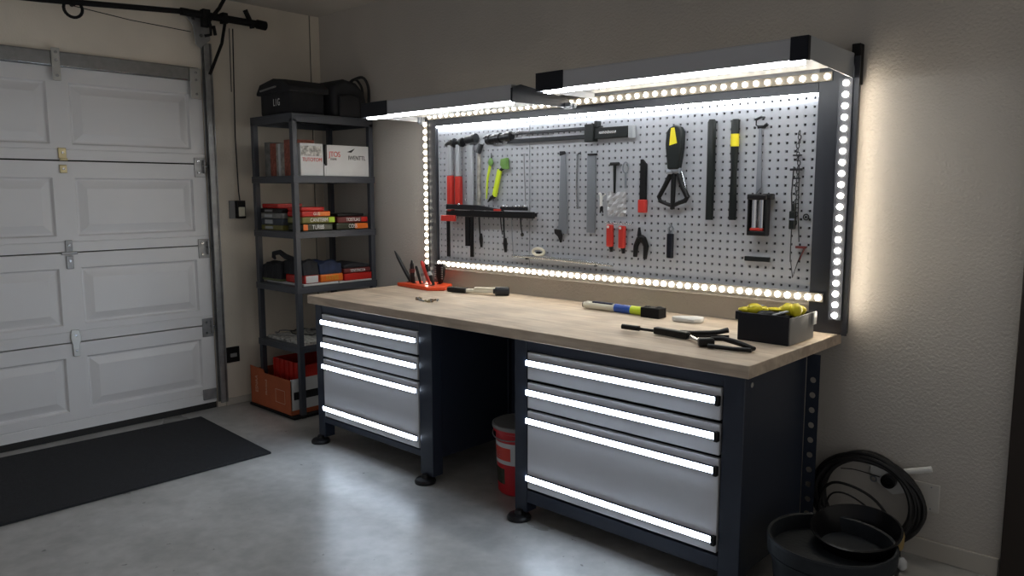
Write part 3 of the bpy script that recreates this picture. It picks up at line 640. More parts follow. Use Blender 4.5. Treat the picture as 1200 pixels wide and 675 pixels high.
# green tools
g = tool('garden_snips', 'thin lime snips with a small green head', 'snips', 1.86, 1.6)
MB().ell((1.868, YT-.018, 1.690), .020, .010, .026, 10, 6).build('head', 'green', g)
MB().tube([(1.872, YT-.015, 1.71), (1.868, YT-.012, 1.745)], [.006, .002], 8).build('tip', 'dsteel', g)
MB().tube([(1.862, YT-.015, 1.675), (1.838, YT-.015, 1.59), (1.828, YT-.015, 1.47)], [.009, .007, .004], 8).build('handle', 'lime', g)
g = tool('hand_tool', 'bright yellow-handled tool with a square green clamp head', 'hand tool', 1.93, 1.6)
MB().ext([(1.960, 1.705), (2.008, 1.712), (2.012, 1.645), (1.975, 1.648), (1.955, 1.67)], YT-.03, YT-.006).build('head', 'green', g, bev=.003)
MB().tube([(1.975, YT-.018, 1.655), (1.95, YT-.018, 1.64)], .010, 8).build('neck', 'dsteel', g)
MB().bar((1.945, YT-.018, 1.645), (1.898, YT-.018, 1.485), .030, .018, (0, 1, 0)).build('handle', 'lime', g, bev=.004)
MB().tube([(1.898, YT-.018, 1.487), (1.875, YT-.018, 1.478), (1.842, YT-.018, 1.452)], [.014, .012, .003], 8).build('blade', 'black', g)
# magnetic rack and hanging tools
r = tool('tool_rack', 'black horizontal rack bar holding slim tools under the hammers', 'rack', 1.87, 1.37)
B(1.50, 2.235, YT-.050, YT-.030, 1.360, 1.398).build('lower_bar', 'black', r, bev=.004)
MB().ext([(1.505, 1.42), (1.51, 1.438), (1.80, 1.432), (2.0, 1.408), (2.0, 1.40), (1.505, 1.404)], YT-.056, YT-.040).box(1.98, 2.19, YT-.056, YT-.04, 1.405, 1.426).build('upper_bar', 'dsteel', r, bev=.003)
B(1.93, 1.99, YT-.058, YT-.052, 1.400, 1.412).build('red_marker', 'red', r)
MB().box(1.51, 1.53, YT-.04, YF, 1.37, 1.39).box(2.20, 2.22, YT-.04, YF, 1.37, 1.39).build('standoff', 'black', r)
mb = MB()
for x in (1.62, 2.0, 2.03, 2.10, 2.13, 2.17): mb.ell((x, YT-.05, 1.428 if x > 1.9 else 1.435), .011, .008, .010, 8, 6)
mb.build('clip', 'steel', r)
s = tool('sliding_square', 'black rule with a bright red sliding block', 'square', 1.54, 1.2)
B(1.475, 1.605, YT-.075, YT-.058, 1.330, 1.368).build('block', 'red', s, bev=.004)
B(1.527, 1.553, YT-.072, YT-.062, 1.106, 1.358).build('blade', 'blackm', s, bev=.002)
def hang(name, x, z0, z1, w, m, label, cat, tip=None):
    t_ = tool(name, label, cat, x, z0)
    MB().tube([(x, YT-.045, z1), (x, YT-.04, (z0+z1)/2), (x, YT-.03, z0)], [w, w*.9, w*.8], 8).build('shaft', m, t_)
    if tip == 'grip': MB().tube([(x, YT-.031, z0+.07), (x, YT-.030, z0+.035), (x+.002, YT-.028, z0-.015)], [w*1.5, w*2.3, w*1.3], 8).build('grip', 'black', t_)
    if tip == 'bit': MB().ell((x, YT-.03, z0), w*2.2, w*2, .012, 8, 6).build('bit', 'black', t_)
    return t_
o = tool('flat_file', 'short flat black file hanging beneath the rack bar', 'file', 1.69, 1.2)
B(1.668, 1.704, YT-.045, YT-.035, 1.178, 1.36).build('blade', 'blackm', o, bev=.002)
o = tool('flat_file', 'long flat black file hanging beneath the rack bar', 'file', 1.73, 1.2)
B(1.712, 1.738, YT-.045, YT-.035, 1.112, 1.40).build('blade', 'blackm', o, bev=.002)
hang('hex_driver', 1.794, 1.19, 1.36, .0055, 'dsteel', 'slim driver with black grip beside the long flat file', 'screwdriver', 'grip')
hang('scriber', 1.975, 1.26, 1.36, .004, 'dsteel', 'tiny scriber with dark grip hanging at rack centre', 'scriber', None)
o = hang('long_nose_driver', 1.998, 1.17, 1.40, .006, 'dsteel', 'black driver with a pale band hanging at rack centre', 'screwdriver', 'grip')
hang('thin_rod', 2.065, 1.13, 1.36, .0035, 'steelb', 'thin plain grey rod hanging from the rack bar', 'rod')
hang('nut_driver', 2.135, 1.265, 1.36, .005, 'dsteel', 'short driver with knob tip at the far end of rack', 'screwdriver', 'bit')
hang('wire', 2.162, 1.44, 1.73, .003, 'grey', 'thin dark hanging wire above the rack bar', 'wire')
# blades and rods in the middle
o = tool('hand_saw', 'long grey saw blade with a dark hooked tip', 'saw', 2.42, 1.45)
MB().ext([(2.405, 1.73), (2.435, 1.73), (2.452, 1.28), (2.388, 1.28)], YT-.010, YT-.003).build('blade', 'steelb', o, bev=.001)
MB().ext([(2.40, 1.735), (2.436, 1.735), (2.445, 1.72), (2.40, 1.71)], YT-.016, YT-.010).build('hook', 'dsteel', o, bev=.002)
MB().ext([(2.368, 1.305), (2.412, 1.300), (2.418, 1.265), (2.412, 1.228), (2.395, 1.262), (2.370, 1.28)], YT-.022, YT-.003).build('handle_tip', 'black', o, bev=.003)
o = tool('steel_rod', 'thin bright rod between the saw and the wide steel rule', 'rod', 2.52, 1.5)
MB().tube([(2.522, YT-.01, 1.715), (2.520, YT-.01, 1.54), (2.526, YT-.01, 1.42)], .006, 8).build('shaft', 'steel', o)
MB().tube([(2.545, YT-.01, 1.715), (2.535, YT-.012, 1.72), (2.520, YT-.01, 1.712)], .004, 6).build('hook', 'dsteel', o)
o = tool('steel_rule', 'wide plain grey steel rule hanging on the pegboard', 'rule', 2.615, 1.48)
B(2.588, 2.642, YT-.009, YT-.003, 1.292, 1.705).build('blade', 'steelb', o, bev=.001)
B(2.598, 2.652, YT-.022, YT-.003, 1.705, 1.715).build('hanger', 'black', o, bev=.002)
def small_T(x):
    o = tool('tee_key', 'small dark T-handled key above the clear plastic bag', 'key', x, 1.55)
    MB().cyl((x-.026, YT-.014, 1.656), (x+.026, YT-.014, 1.656), .009, n=10).build('handle', 'black', o)
    MB().tube([(x, YT-.014, 1.655), (x, YT-.012, 1.505)], [.009, .006], 8).build('shaft', 'graphite', o)
small_T(2.772)
o = tool('ring_spanner', 'small steel ring spanner beside the dark T key', 'spanner', 2.838, 1.6)
MB().tube([(2.838+.018*math.cos(a*PI/8), YT-.01, 1.635+.028*math.sin(a*PI/8)) for a in range(16)], .004, 6, closed=True).build('ring', 'steelb', o)
MB().tube([(2.838, YT-.01, 1.607), (2.838, YT-.01, 1.53)], .006, 8).build('shaft', 'steelb', o)
o = tool('chisel', 'black chisel-shaped tool with a red handle pointing down', 'chisel', 2.95, 1.5)
MB().ext([(2.934, 1.675), (2.944, 1.675), (2.968, 1.65), (2.968, 1.47), (2.932, 1.47)], YT-.022, YT-.004).build('blade_sleeve', 'blackm', o, bev=.003)
MB().box(2.928, 2.972, YT-.030, YT-.002, 1.405, 1.472).build('handle', 'red', o, bev=.005)
o = tool('mini_pliers', 'small pliers with white handles and dark jaws', 'pliers', 2.69, 1.45)
MB().tube([(2.675, YT-.014, 1.505), (2.685, YT-.014, 1.495), (2.688, YT-.014, 1.43)], .007, 8).tube([(2.715, YT-.014, 1.50), (2.695, YT-.014, 1.485), (2.690, YT-.014, 1.43)], .004, 8).build('handles', 'white', o)
MB().tube([(2.690, YT-.014, 1.435), (2.682, YT-.014, 1.40)], [.008, .004], 8).tube([(2.690, YT-.014, 1.435), (2.700, YT-.014, 1.40)], [.008, .003], 8).build('jaws', 'black', o)
o = tool('clear_bag', 'crinkled clear plastic bag of small bits hung below the T key', 'bag', 2.79, 1.43)
random.seed(3); mb = MB(); vs = []; fs = []
for i in range(9):
    for j in range(9): vs.append((2.728+.12*i/8, YT-.006-random.uniform(0, .014), 1.385+.125*j/8+random.uniform(-.003, .003)))
for i in range(8):
    for j in range(8): a = i*9+j; fs.append((a, a+9, a+10, a+1))
mb.add(vs, fs); mb.build('film', 'bagp', o, smooth=False)
mb = MB()
for k in range(36): mb.ell((random.uniform(2.74, 2.84), YT-.004-random.uniform(0, .004), random.uniform(1.39, 1.49)), .004, .003, .004, 6, 4)
e = mb.build('small_bits', 'grey', o); e['kind'] = 'stuff'
# red handled pair on a hook rail
def red_handled(x, dz, label):
    o = tool('red_driver', label, 'screwdriver', x, 1.2)
    MB().box(x-.019, x+.019, YT-.036, YT-.010, 1.222+dz, 1.340+dz).build('handle', 'red', o, bev=.008, seg=3)
    MB().tube([(x+.004, YT-.02, 1.225+dz), (x+.008, YT-.02, 1.195+dz)], [.013, .009], 8).build('tip', 'black', o)
    MB().cyl((x-.004, YT-.036, 1.328+dz), (x-.004, YT-.039, 1.328+dz), .007).build('button', 'white', o)
red_handled(2.755, 0, 'red-handled driver on the small rail, nearer the shelving'); red_handled(2.832, -.004, 'red-handled driver on the small rail, nearer the black pliers')
tag(MB().cyl((2.725, YT-.02, 1.348), (2.885, YT-.02, 1.346), .004, n=8).box(2.735, 2.741, YT-.02, YF, 1.346, 1.35).box(2.860, 2.866, YT-.02, YF, 1.346, 1.35).build('hook_rail', 'steel'), 'thin steel hook rail above two red-handled drivers', 'rail')
o = tool('pliers', 'black pliers hanging open with handles down', 'pliers', 2.945, 1.2)
MB().tube([(2.932, YT-.015, 1.33), (2.934, YT-.016, 1.285)], [.006, .013], 8).build('jaws', 'dsteel', o)
MB().ell((2.945, YT-.016, 1.272), .026, .012, .022, 10, 6).tube([(2.934, YT-.016, 1.275), (2.915, YT-.016, 1.235), (2.910, YT-.016, 1.178)], [.015, .014, .011], 8).tube([(2.957, YT-.016, 1.275), (2.976, YT-.016, 1.235), (2.970, YT-.016, 1.170)], [.016, .015, .010], 8).build('handles', 'black', o)
o = tool('screwdriver', 'navy-handled screwdriver hanging alone from a steel hook', 'screwdriver', 3.118, 1.2)
MB().box(3.102, 3.134, YT-.030, YT-.008, 1.182, 1.305).build('handle', 'blue' if False else 'capend', o, bev=.005)
MB().tube([(3.112, YT-.02, 1.305), (3.108, YT-.02, 1.33), (3.122, YT-.02, 1.345), (3.132, YT-.02, 1.33), (3.128, YT-.02, 1.305)], .006, 8).tube([(3.10, YT-.01, 1.355), (3.115, YT-.015, 1.34)], .002, 6).build('loop', 'steelb', o)
# big black pruner-like tool with yellow tag
o = tool('hand_tool', 'large dark tool with a yellow tag and three splayed arms', 'hand tool', 3.14, 1.6)
MB().ext([(3.098, 1.80), (3.115, 1.822), (3.145, 1.832), (3.172, 1.822), (3.186, 1.80), (3.184, 1.72), (3.168, 1.62), (3.108, 1.62), (3.094, 1.74)], YT-.05, YT-.008).build('grip', 'graphite', o, bev=.009, seg=3)
MB().ext([(3.128, 1.818), (3.146, 1.820), (3.162, 1.745), (3.120, 1.735)], YT-.053, YT-.0505).build('tag', 'yellow', o)
MB().cyl((3.098, YT-.028, 1.612), (3.172, YT-.028, 1.612), .015).cyl((3.105, YT-.045, 1.607), (3.135, YT-.045, 1.607), .010).build('ferrule', 'steelb', o, bev=.002)
MB().tube([(3.118, YT-.026, 1.60), (3.085, YT-.026, 1.54), (3.052, YT-.026, 1.485), (3.060, YT-.026, 1.465), (3.095, YT-.026, 1.452), (3.128, YT-.026, 1.442)], [.013, .012, .012, .010, .009, .011], 10).build('arm', 'black', o)
MB().tube([(3.160, YT-.026, 1.60), (3.182, YT-.026, 1.54), (3.212, YT-.026, 1.485), (3.200, YT-.026, 1.468), (3.165, YT-.026, 1.456), (3.130, YT-.026, 1.442)], [.013, .014, .013, .012, .010, .011], 10).build('arm', 'black', o)
MB().tube([(3.134, YT-.026, 1.605), (3.132, YT-.026, 1.50), (3.130, YT-.026, 1.425)], [.013, .012, .012], 10).build('arm', 'black', o)
MB().tube([(3.175, YT-.024, 1.61), (3.20, YT-.024, 1.53), (3.215, YT-.024, 1.492)], .003, 6).build('wire', 'steel', o)
# two black bars
o = tool('black_bar', 'plain black rubber bar hanging upright, no band', 'bar', 3.33, 1.6)
MB().tube([(3.330, YT-.022, 1.378), (3.332, YT-.022, 1.60), (3.330, YT-.022, 1.835), (3.330, YT-.022, 1.848)], [.018, .0195, .020, .014], 12).build('handle', 'graphite', o)
o = tool('black_bar', 'upright black bar with a bright yellow band', 'bar', 3.449, 1.6)
MB().tube([(3.449, YT-.022, 1.380), (3.449, YT-.022, 1.42), (3.449, YT-.022, 1.60), (3.449, YT-.022, 1.70), (3.449, YT-.022, 1.83), (3.449, YT-.022, 1.842)], [.017, .018, .014, .018, .0195, .014], 12).build('handle', 'graphite', o)
MB().tube([(3.449, YT-.022, 1.718), (3.449, YT-.022, 1.775)], .0198, 12).build('band', 'yellow', o)
# torch like grey tool
o = tool('hand_pump', 'chrome twin-tube hand pump with a long thin grey rod', 'pump', 3.58, 1.5)
MB().ext([(3.560, 1.80), (3.572, 1.80), (3.582, 1.53), (3.556, 1.50)], YT-.016, YT-.006).build('rod', 'steelb', o, bev=.001)
MB().tube([(3.545, YT-.012, 1.835), (3.57, YT-.014, 1.845), (3.585, YT-.014, 1.84)], .006, 6).tube([(3.555, YT-.012, 1.80), (3.585, YT-.014, 1.80), (3.60, YT-.014, 1.812)], .008, 6).tube([(3.545, YT-.012, 1.835), (3.545, YT-.012, 1.81), (3.56, YT-.012, 1.80)], .003, 6).build('hook', 'dsteel', o)
MB().box(3.532, 3.625, YT-.055, YT-.004, 1.474, 1.500).box(3.60, 3.648, YT-.045, YT-.010, 1.476, 1.502).build('head', 'black', o, bev=.006)
for x in (3.560, 3.598): MB().cyl((x, YT-.030, 1.345), (x, YT-.030, 1.475), .0145).build('barrel', 'chrome', o)
MB().box(3.536, 3.544, YT-.05, YT-.01, 1.33, 1.475).box(3.618, 3.626, YT-.05, YT-.01, 1.33, 1.475).build('side_rail', 'black', o)
MB().box(3.534, 3.625, YT-.05, YT-.004, 1.312, 1.334).build('foot', 'black', o, bev=.004)
MB().box(3.548, 3.612, YT-.048, YT-.008, 1.334, 1.347).build('red_seal', 'red', o, bev=.003)
tag(B(3.512, 3.634, YT-.016, YT-.002, 1.192, 1.214).build('magnet_bar', 'graphite', bev=.003), 'short black bar fixed low on the pegboard', 'bar')
# chain and wires
o = tool('chain_tool', 'thin tangled chain and wire tool hanging near the frame post', 'chain', 3.74, 1.4)
random.seed(12)
mb = MB()
for k in range(22):
    z_ = 1.765-.03*k*.62; x_ = 3.745+random.uniform(-.006, .006)
    mb.tube([(x_+.007*math.cos(a*PI/4)*(1 if k % 2 else .5), YT-.010+.005*math.sin(a*PI/4)*(0 if k % 2 else 1), z_+.011*math.sin(a*PI/4)) for a in range(8)], .0022, 5, closed=True)
mb.build('chain', 'dsteel', o)
MB().box(3.712, 3.765, YT-.018, YT-.006, 1.602, 1.612).box(3.722, 3.760, YT-.016, YT-.006, 1.665, 1.672).box(3.725, 3.758, YT-.016, YT-.006, 1.565, 1.572).build('crossbar', 'dsteel', o, bev=.001)
MB().tube([(3.728, YT-.012, 1.62), (3.722, YT-.012, 1.50), (3.728, YT-.012, 1.42)], .003, 6).tube([(3.752, YT-.012, 1.60), (3.757, YT-.012, 1.40), (3.765, YT-.012, 1.29)], .0025, 6).build('wire', 'dsteel', o)
MB().box(3.718, 3.746, YT-.022, YT-.004, 1.345, 1.425).cyl((3.738, YT-.014, 1.425), (3.738, YT-.014, 1.46), .008).build('buckle', 'graphite', o, bev=.004)
MB().box(3.720, 3.744, YT-.024, YT-.022, 1.385, 1.393).build('buckle_plate', 'chrome', o)
MB().tube([(3.728, YT-.01, 1.345), (3.728, YT-.01, 1.22), (3.742, YT-.01, 1.13), (3.762, YT-.01, 1.20), (3.788, YT-.01, 1.265)], .0025, 6).build('loop', 'dsteel', o)
tag(MB().box(3.752, 3.798, YT-.018, YT-.002, 1.262, 1.272).tube([(3.790, YT-.01, 1.262), (3.770, YT-.01, 1.21)], .003, 6).build('wire_hook', 'maroon'), 'tiny rust-brown hook beside the hanging chain', 'hook')
tag(MB().tube([(3.79+.012*math.cos(a*PI/7), YT-.008, 1.40+.012*math.sin(a*PI/7)) for a in range(14)], .003, 6, closed=True).cyl((3.79, YT-.002, 1.40), (3.79, YT-.012, 1.40), .005).build('ring_peg', 'dsteel'), 'small dark ring peg close to the frame post', 'peg')
# ring and rod at the bottom
o = tool('tape_ring', 'cream oval tape ring perched on the long steel rod', 'ring', 2.25, 1.16)
MB().tube([(2.250+.042*math.cos(a*PI/12), YT-.018, 1.170+.019*math.sin(a*PI/12)) for a in range(24)], .0085, 8, closed=True).build('ring', 'cream', o)
MB().ell((2.252, YT-.018, 1.164), .026, .006, .009, 10, 6).build('core', 'dsteel', o)
o = tool('long_rod', 'long polished steel rod lying low along the pegboard', 'rod', 2.4, 1.13)
MB().tube([(2.04, YT-.014, 1.136), (2.25, YT-.014, 1.138), (2.55, YT-.014, 1.130), (2.77, YT-.014, 1.121)], [.007, .0115, .012, .005], 10).build('shaft', 'steel', o)
MB().box(2.15, 2.156, YT-.02, YF, 1.12, 1.132).box(2.65, 2.656, YT-.02, YF, 1.11, 1.122).build('peg', 'dsteel', o)

# ------------------------------------------------------------------ things on the worktop
ZT = .9005
tp = thing('tool_tray', 'flat orange-red plastic holder tray standing on the worktop', 'tray', (1.35, -.16, ZT))
MB().ext([(1.175, -.235), (1.52, -.275), (1.60, -.20), (1.50, -.04), (1.24, -.045)], ZT, ZT+.024, 'xy').build('tray_base', 'tray', tp, bev=.006, seg=3)
for x, y in ((1.22, -.17), (1.30, -.19), (1.36, -.18), (1.42, -.185), (1.47, -.19), (1.45, -.11)): MB().lathe([(.014, ZT+.0235), (.014, ZT+.0275), (.008, ZT+.0275), (.008, ZT+.0235)], (x, y, 0), 12).build('holder_ring', 'black', tp)
def pen(name, label, cat, p0, p1, w, m, m2=None, blade=False):
    o = thing(name, label, cat, p0)
    a, b = Vector(p0), Vector(p1)
    if blade:
        mb = MB().tube([a, a.lerp(b, .35), a.lerp(b, .8), b], [w*.9, w, w*.8, w*.25], 8)
    else: mb = MB().tube([a, a.lerp(b, .5), a.lerp(b, .9), b], [w*.7, w, w, w*.6], 10)
    mb.build('handle', m, o)
    if m2: MB().tube([a.lerp(b, .45), a.lerp(b, .62)], w*1.12, 10).build('band', m2, o)
    return o
TB = ZT+.0285
pen('scissors', 'black scissors leaning farthest towards the shelving in the tray', 'scissors', (1.24, -.17, TB), (1.10, -.19, 1.125), .014, 'black', blade=True)
pen('pliers', 'black pliers standing upright second in the tray', 'pliers', (1.285, -.19, TB), (1.29, -.20, 1.075), .018, 'black', 'maroon', True)
pen('screwdriver', 'dark screwdriver standing between the pliers and steel pen', 'screwdriver', (1.36, -.19, TB), (1.33, -.20, 1.04), .010, 'black')
pen('metal_pen', 'steel grey pen with pale body standing in the tray', 'pen', (1.40, -.19, TB), (1.375, -.195, 1.035), .012, 'clear', 'grey')
pen('marker', 'red marker standing tallest among the pens in the tray', 'marker', (1.45, -.19, TB), (1.385, -.20, 1.075), .012, 'red')
pen('marker', 'black marker standing right against the red marker', 'marker', (1.50, -.20, TB), (1.44, -.21, 1.06), .012, 'black', 'clear')
o = thing('brush', 'wide black ribbed brush end upright beside the markers', 'brush', (1.46, -.11, TB))
MB().ext([(1.42, 1.055), (1.505, 1.06), (1.50, .985), (1.475, TB), (1.455, TB), (1.435, .985)], -.125, -.10).build('body', 'black', o, bev=.004)
mb = MB()
for k in range(6): mb.box(1.428, 1.44, -.129, -.125, .96+.014*k, .967+.014*k).box(1.49, 1.502, -.129, -.125, .96+.014*k, .967+.014*k)
mb.build('rib', 'grey', o)
# metal bits
for k in range(12):
    random.seed(100+k); x, y = 1.84+random.uniform(-.085, .085), -.575+random.uniform(-.045, .045); a = random.uniform(0, PI); L = random.uniform(.02, .04)
    o = MB().tube([(x-L*math.cos(a)/2, y-L*math.sin(a)/2, ZT+.005), (x+L*math.cos(a)/2, y+L*math.sin(a)/2, ZT+.006)], .0045, 6).cyl((x+L*math.cos(a)/2, y+L*math.sin(a)/2, ZT+.007), (x+L*math.cos(a)*.62, y+L*math.sin(a)*.62, ZT+.007), .0065, n=6).build('screw', ('dust', 'steelb', 'brass')[k % 3])
    tag(o, 'loose small screw in the scattered pile on the worktop', 'screw', 'loose screws on the worktop')
# hammer-like brush lying
o = thing('claw_hammer', 'cream-handled hammer with a black grip lying behind the tray', 'hammer', (1.85, -.17, ZT))
MB().bar((1.64, -.20, ZT+.016), (1.79, -.185, ZT+.018), .045, .030).build('grip', 'black', o, bev=.008)
MB().bar((1.78, -.187, ZT+.016), (1.99, -.125, ZT+.024), .030, .024).bar((1.84, -.172, ZT+.034), (2.0, -.122, ZT+.038), .028, .014).build('handle', 'cream', o, bev=.006)
MB().cyl((1.99, -.15, ZT+.028), (2.05, -.09, ZT+.026), .027).bar((1.97, -.14, ZT+.026), (2.02, -.11, ZT+.026), .05, .03).build('head', 'dsteel', o, bev=.006)
# rubber mallet
o = thing('rubber_mallet', 'mallet with blue and lime handle and black rubber head', 'mallet', (2.85, -.17, ZT))
MB().tube([(2.688, -.19, ZT+.020), (2.71, -.19, ZT+.021), (2.885, -.185, ZT+.021)], [.016, .0205, .020], 12).build('printed_grip', 'cream', o)
MB().cyl((2.683, -.19, ZT+.020), (2.697, -.19, ZT+.020), .015).build('butt', 'black', o)
MB().bar((2.745, -.192, ZT+.036), (2.87, -.188, ZT+.036), .020, .016).build('printed_label', 'navy', o, bev=.003)
MB().cyl((2.885, -.185, ZT+.0215), (2.985, -.188, ZT+.0215), .0215).build('blue_sleeve', 'blue', o)
MB().cyl((2.985, -.188, ZT+.0215), (3.075, -.192, ZT+.0215), .0215).build('lime_sleeve', 'lime', o)
MB().box(3.065, 3.172, -.235, -.165, ZT, ZT+.050).ell((3.085, -.20, ZT+.042), .020, .03, .014, 10, 6).ell((3.15, -.20, ZT+.044), .020, .03, .014, 10, 6).build('head', 'blackm', o, bev=.012, seg=3)
# white wedge
tag(MB().ext([(3.235, -.225), (3.27, -.245), (3.36, -.232), (3.385, -.205), (3.37, -.15), (3.33, -.145), (3.27, -.19)], ZT, ZT+.024, 'xy').build('white_wedge', 'white', bev=.008, seg=3), 'smooth white wedge-shaped plastic piece lying near the mallet', 'wedge')
# black caulking-gun like tool
o = thing('caulking_gun', 'long black caulking gun lying on the worktop by the box', 'caulking gun', (3.5, -.58, ZT))
MB().cyl((3.215, -.602, ZT+.018), (3.300, -.597, ZT+.018), .0115).cyl((3.30, -.597, ZT+.017), (3.40, -.590, ZT+.016), .0065).build('plunger', 'black', o)
MB().bar((3.375, -.588, ZT+.019), (3.545, -.600, ZT+.017), .032, .030).build('barrel', 'black', o, bev=.006, seg=3)
MB().tube([(3.49, -.575, ZT+.022), (3.53, -.54, ZT+.020), (3.58, -.49, ZT+.019), (3.61, -.46, ZT+.022), (3.628, -.445, ZT+.028), (3.636, -.435, ZT+.030)], [.010, .009, .010, .010, .011, .012], 10).tube([(3.53, -.555, ZT+.008), (3.60, -.49, ZT+.008), (3.65, -.452, ZT+.007)], .006, 8).build('trigger', 'black', o)
MB().bar((3.53, -.585, ZT+.014), (3.655, -.675, ZT+.016), .020, .010).build('steel_bar', 'steel', o, bev=.002)
MB().bar((3.645, -.700, ZT+.018), (3.690, -.655, ZT+.018), .036, .034).build('block', 'black', o, bev=.009)
MB().tube([(3.675, -.655, ZT+.030), (3.72, -.638, ZT+.033), (3.77, -.642, ZT+.028), (3.82, -.648, ZT+.020), (3.858, -.655, ZT+.014), (3.852, -.668, ZT+.010), (3.79, -.693, ZT+.010), (3.69, -.702, ZT+.010)], [.008, .010, .011, .010, .009, .009, .0085, .009], 10).build('handle_loop', 'black', o)
# black box with gloves
o = thing('parts_box', 'black storage box with grey end near the worktop corner', 'box', (3.8, -.36, ZT))
MB().box(3.688, 3.905, -.455, -.447, ZT, 1.018).box(3.688, 3.694, -.447, -.215, ZT, 1.012).box(3.694, 3.905, -.221, -.215, ZT, 1.012).box(3.694, 3.905, -.447, -.221, ZT, ZT+.006).box(3.676, 3.694, -.456, -.215, .985, 1.020).build('box_shell', 'capend', o, bev=.003)
B(3.905, 3.911, -.452, -.215, ZT+.002, 1.012).build('end_panel', 'grey', o, bev=.002)
MB().box(3.9115, 3.919, -.235, -.205, ZT+.06, 1.014).build('corner_trim', 'white', o, bev=.002)
def glove(label, parts_, seed):
    g_ = thing('work_glove', label, 'glove', (parts_[0][0], parts_[0][1], 1.0))
    random.seed(seed); mb = MB()
    for x, y, z_, a_, b_, c_ in parts_: mb.ell((x, y, z_), a_, b_, c_, 12, 8, .07)
    mb.build('palm', 'yellow', g_, ang=80); return g_
g1 = glove('crumpled yellow glove on the box, end towards the mallet', [(3.735, -.40, 1.025, .037, .034, .026), (3.70, -.415, 1.022, .03, .02, .013), (3.765, -.38, 1.022, .025, .025, .018), (3.80, -.36, 1.028, .035, .022, .008)], 2)
g2 = glove('crumpled yellow glove on the box, end towards the bare wall', [(3.855, -.34, 1.030, .035, .035, .026), (3.890, -.35, 1.030, .022, .035, .030), (3.83, -.32, 1.026, .028, .026, .014), (3.88, -.30, 1.026, .03, .03, .02)], 4)
MB().ell((3.80, -.42, 1.016, ), .045, .022, .014, 10, 6, .1).ell((3.85, -.41, 1.012), .04, .025, .012, 10, 6, .1).build('cuff', 'black', g1)
MB().bar((3.835, -.445, 1.018), (3.875, -.40, 1.032), .022, .004).build('strap', 'clear', g1)
tag(MB().ell((3.80, -.33, .99), .09, .10, .030, 14, 8, .05).build('dark_rag', 'blackfab', ang=80), 'bunched black rag filling the storage box under gloves', 'rag')

# ------------------------------------------------------------------ floor items
bk = thing('red_bucket', 'red plastic bucket with white label in the kneehole', 'bucket', (2.605, -.60, 0))
MB().lathe([(.0001, .004), (.108, .002), (.116, .012), (.128, .32), (.140, .325), (.142, .352), (.136, .357), (.126, .35), (.112, .02), (.0001, .016)], (2.605, -.60, 0), 40).build('bucket_shell', 'redb', bk, ang=30)
MB().lathe([(.1415, .340), (.1455, .342), (.1455, .358), (.138, .362), (.134, .358)], (2.605, -.60, 0), 40).build('rim', 'grey', bk)
def cyl_patch(cx, cy, r0, r1, z0, z1, a0, a1, n=12):
    vs = [];
    for i in range(n+1):
        a = a0+(a1-a0)*i/n; vs += [(cx+r0*math.cos(a), cy+r0*math.sin(a), z0), (cx+r1*math.cos(a), cy+r1*math.sin(a), z1)]
    return MB().add(vs, [(2*i, 2*i+2, 2*i+3, 2*i+1) for i in range(n)])
lb = cyl_patch(2.605, -.60, .1235, .1277, .165, .275, -PI*1.05, -PI*.1, 24).build('label', 'cardw', bk, ang=60)
for a0_, a1_ in ((-.92, -.70), (-.68, -.40)): cyl_patch(2.605, -.60, .1250, .1278, .185, .252, PI*a0_, PI*a1_, 6).build('red_print', 'inkr', lb)
mb = MB(); random.seed(5)
for k in range(16):
    a = -PI*(.88-.011*k*1.8); 
    for zz in (.196, .207, .218, .229, .240):
        if random.random() < .7: q = cyl_patch(2.605, -.60, .1256, .1284, zz, zz+.005, a, a+.035, 1); mb.add(q.v, q.f)
mb.build('small_print', 'cardw', lb)
q = cyl_patch(2.605, -.60, .1188, .1214, .06, .14, -PI*.82, -PI*.5, 8); q.build('dark_picture', 'packk', bk, ang=60)
MB().tube([(2.605+.143*math.cos(a), -.60+.143*math.sin(a), .335-.04*math.sin((a+PI*1.1)/(PI*1.2)*PI)) for a in [-PI*1.1+PI*1.2*i/16 for i in range(17)]], .003, 6).build('bail_handle', 'grey', bk)

tb = thing('rubber_tub', 'round charcoal tub on the floor beside the workbench side', 'tub', (4.215, -.75, 0))
TC = (4.215, -.75)
MB().lathe([(.0001, .003), (.165, .001), (.175, .01), (.200, .245), (.213, .250), (.216, .295), (.212, .303), (.203, .300), (.197, .25), (.160, .02), (.0001, .016)], (TC[0], TC[1], 0), 56).build('tub_shell', 'tub', tb, ang=30)
MB().lathe([(.203, .238), (.212, .240), (.212, .246), (.203, .248)], (TC[0], TC[1], 0), 56).build('rib', 'tub', tb)
# black bucket inside, tilted
it = thing('black_bowl', 'black bowl lying tilted across the charcoal tub', 'bowl', (4.26, -.64, .17))
B_ = MB().lathe([(.0001, -.142), (.095, -.140), (.142, -.002), (.152, .004), (.153, .010), (.146, .012), (.138, .0), (.090, -.132), (.0001, -.134)], (0, 0, 0), 48)
rot = Matrix.Rotation(math.radians(11), 3, 'X')
B_.v = [tuple(rot @ Vector(p)+Vector((4.262, -.645, .312))) for p in B_.v]
B_.build('bowl_shell', 'gblack', it, ang=30)
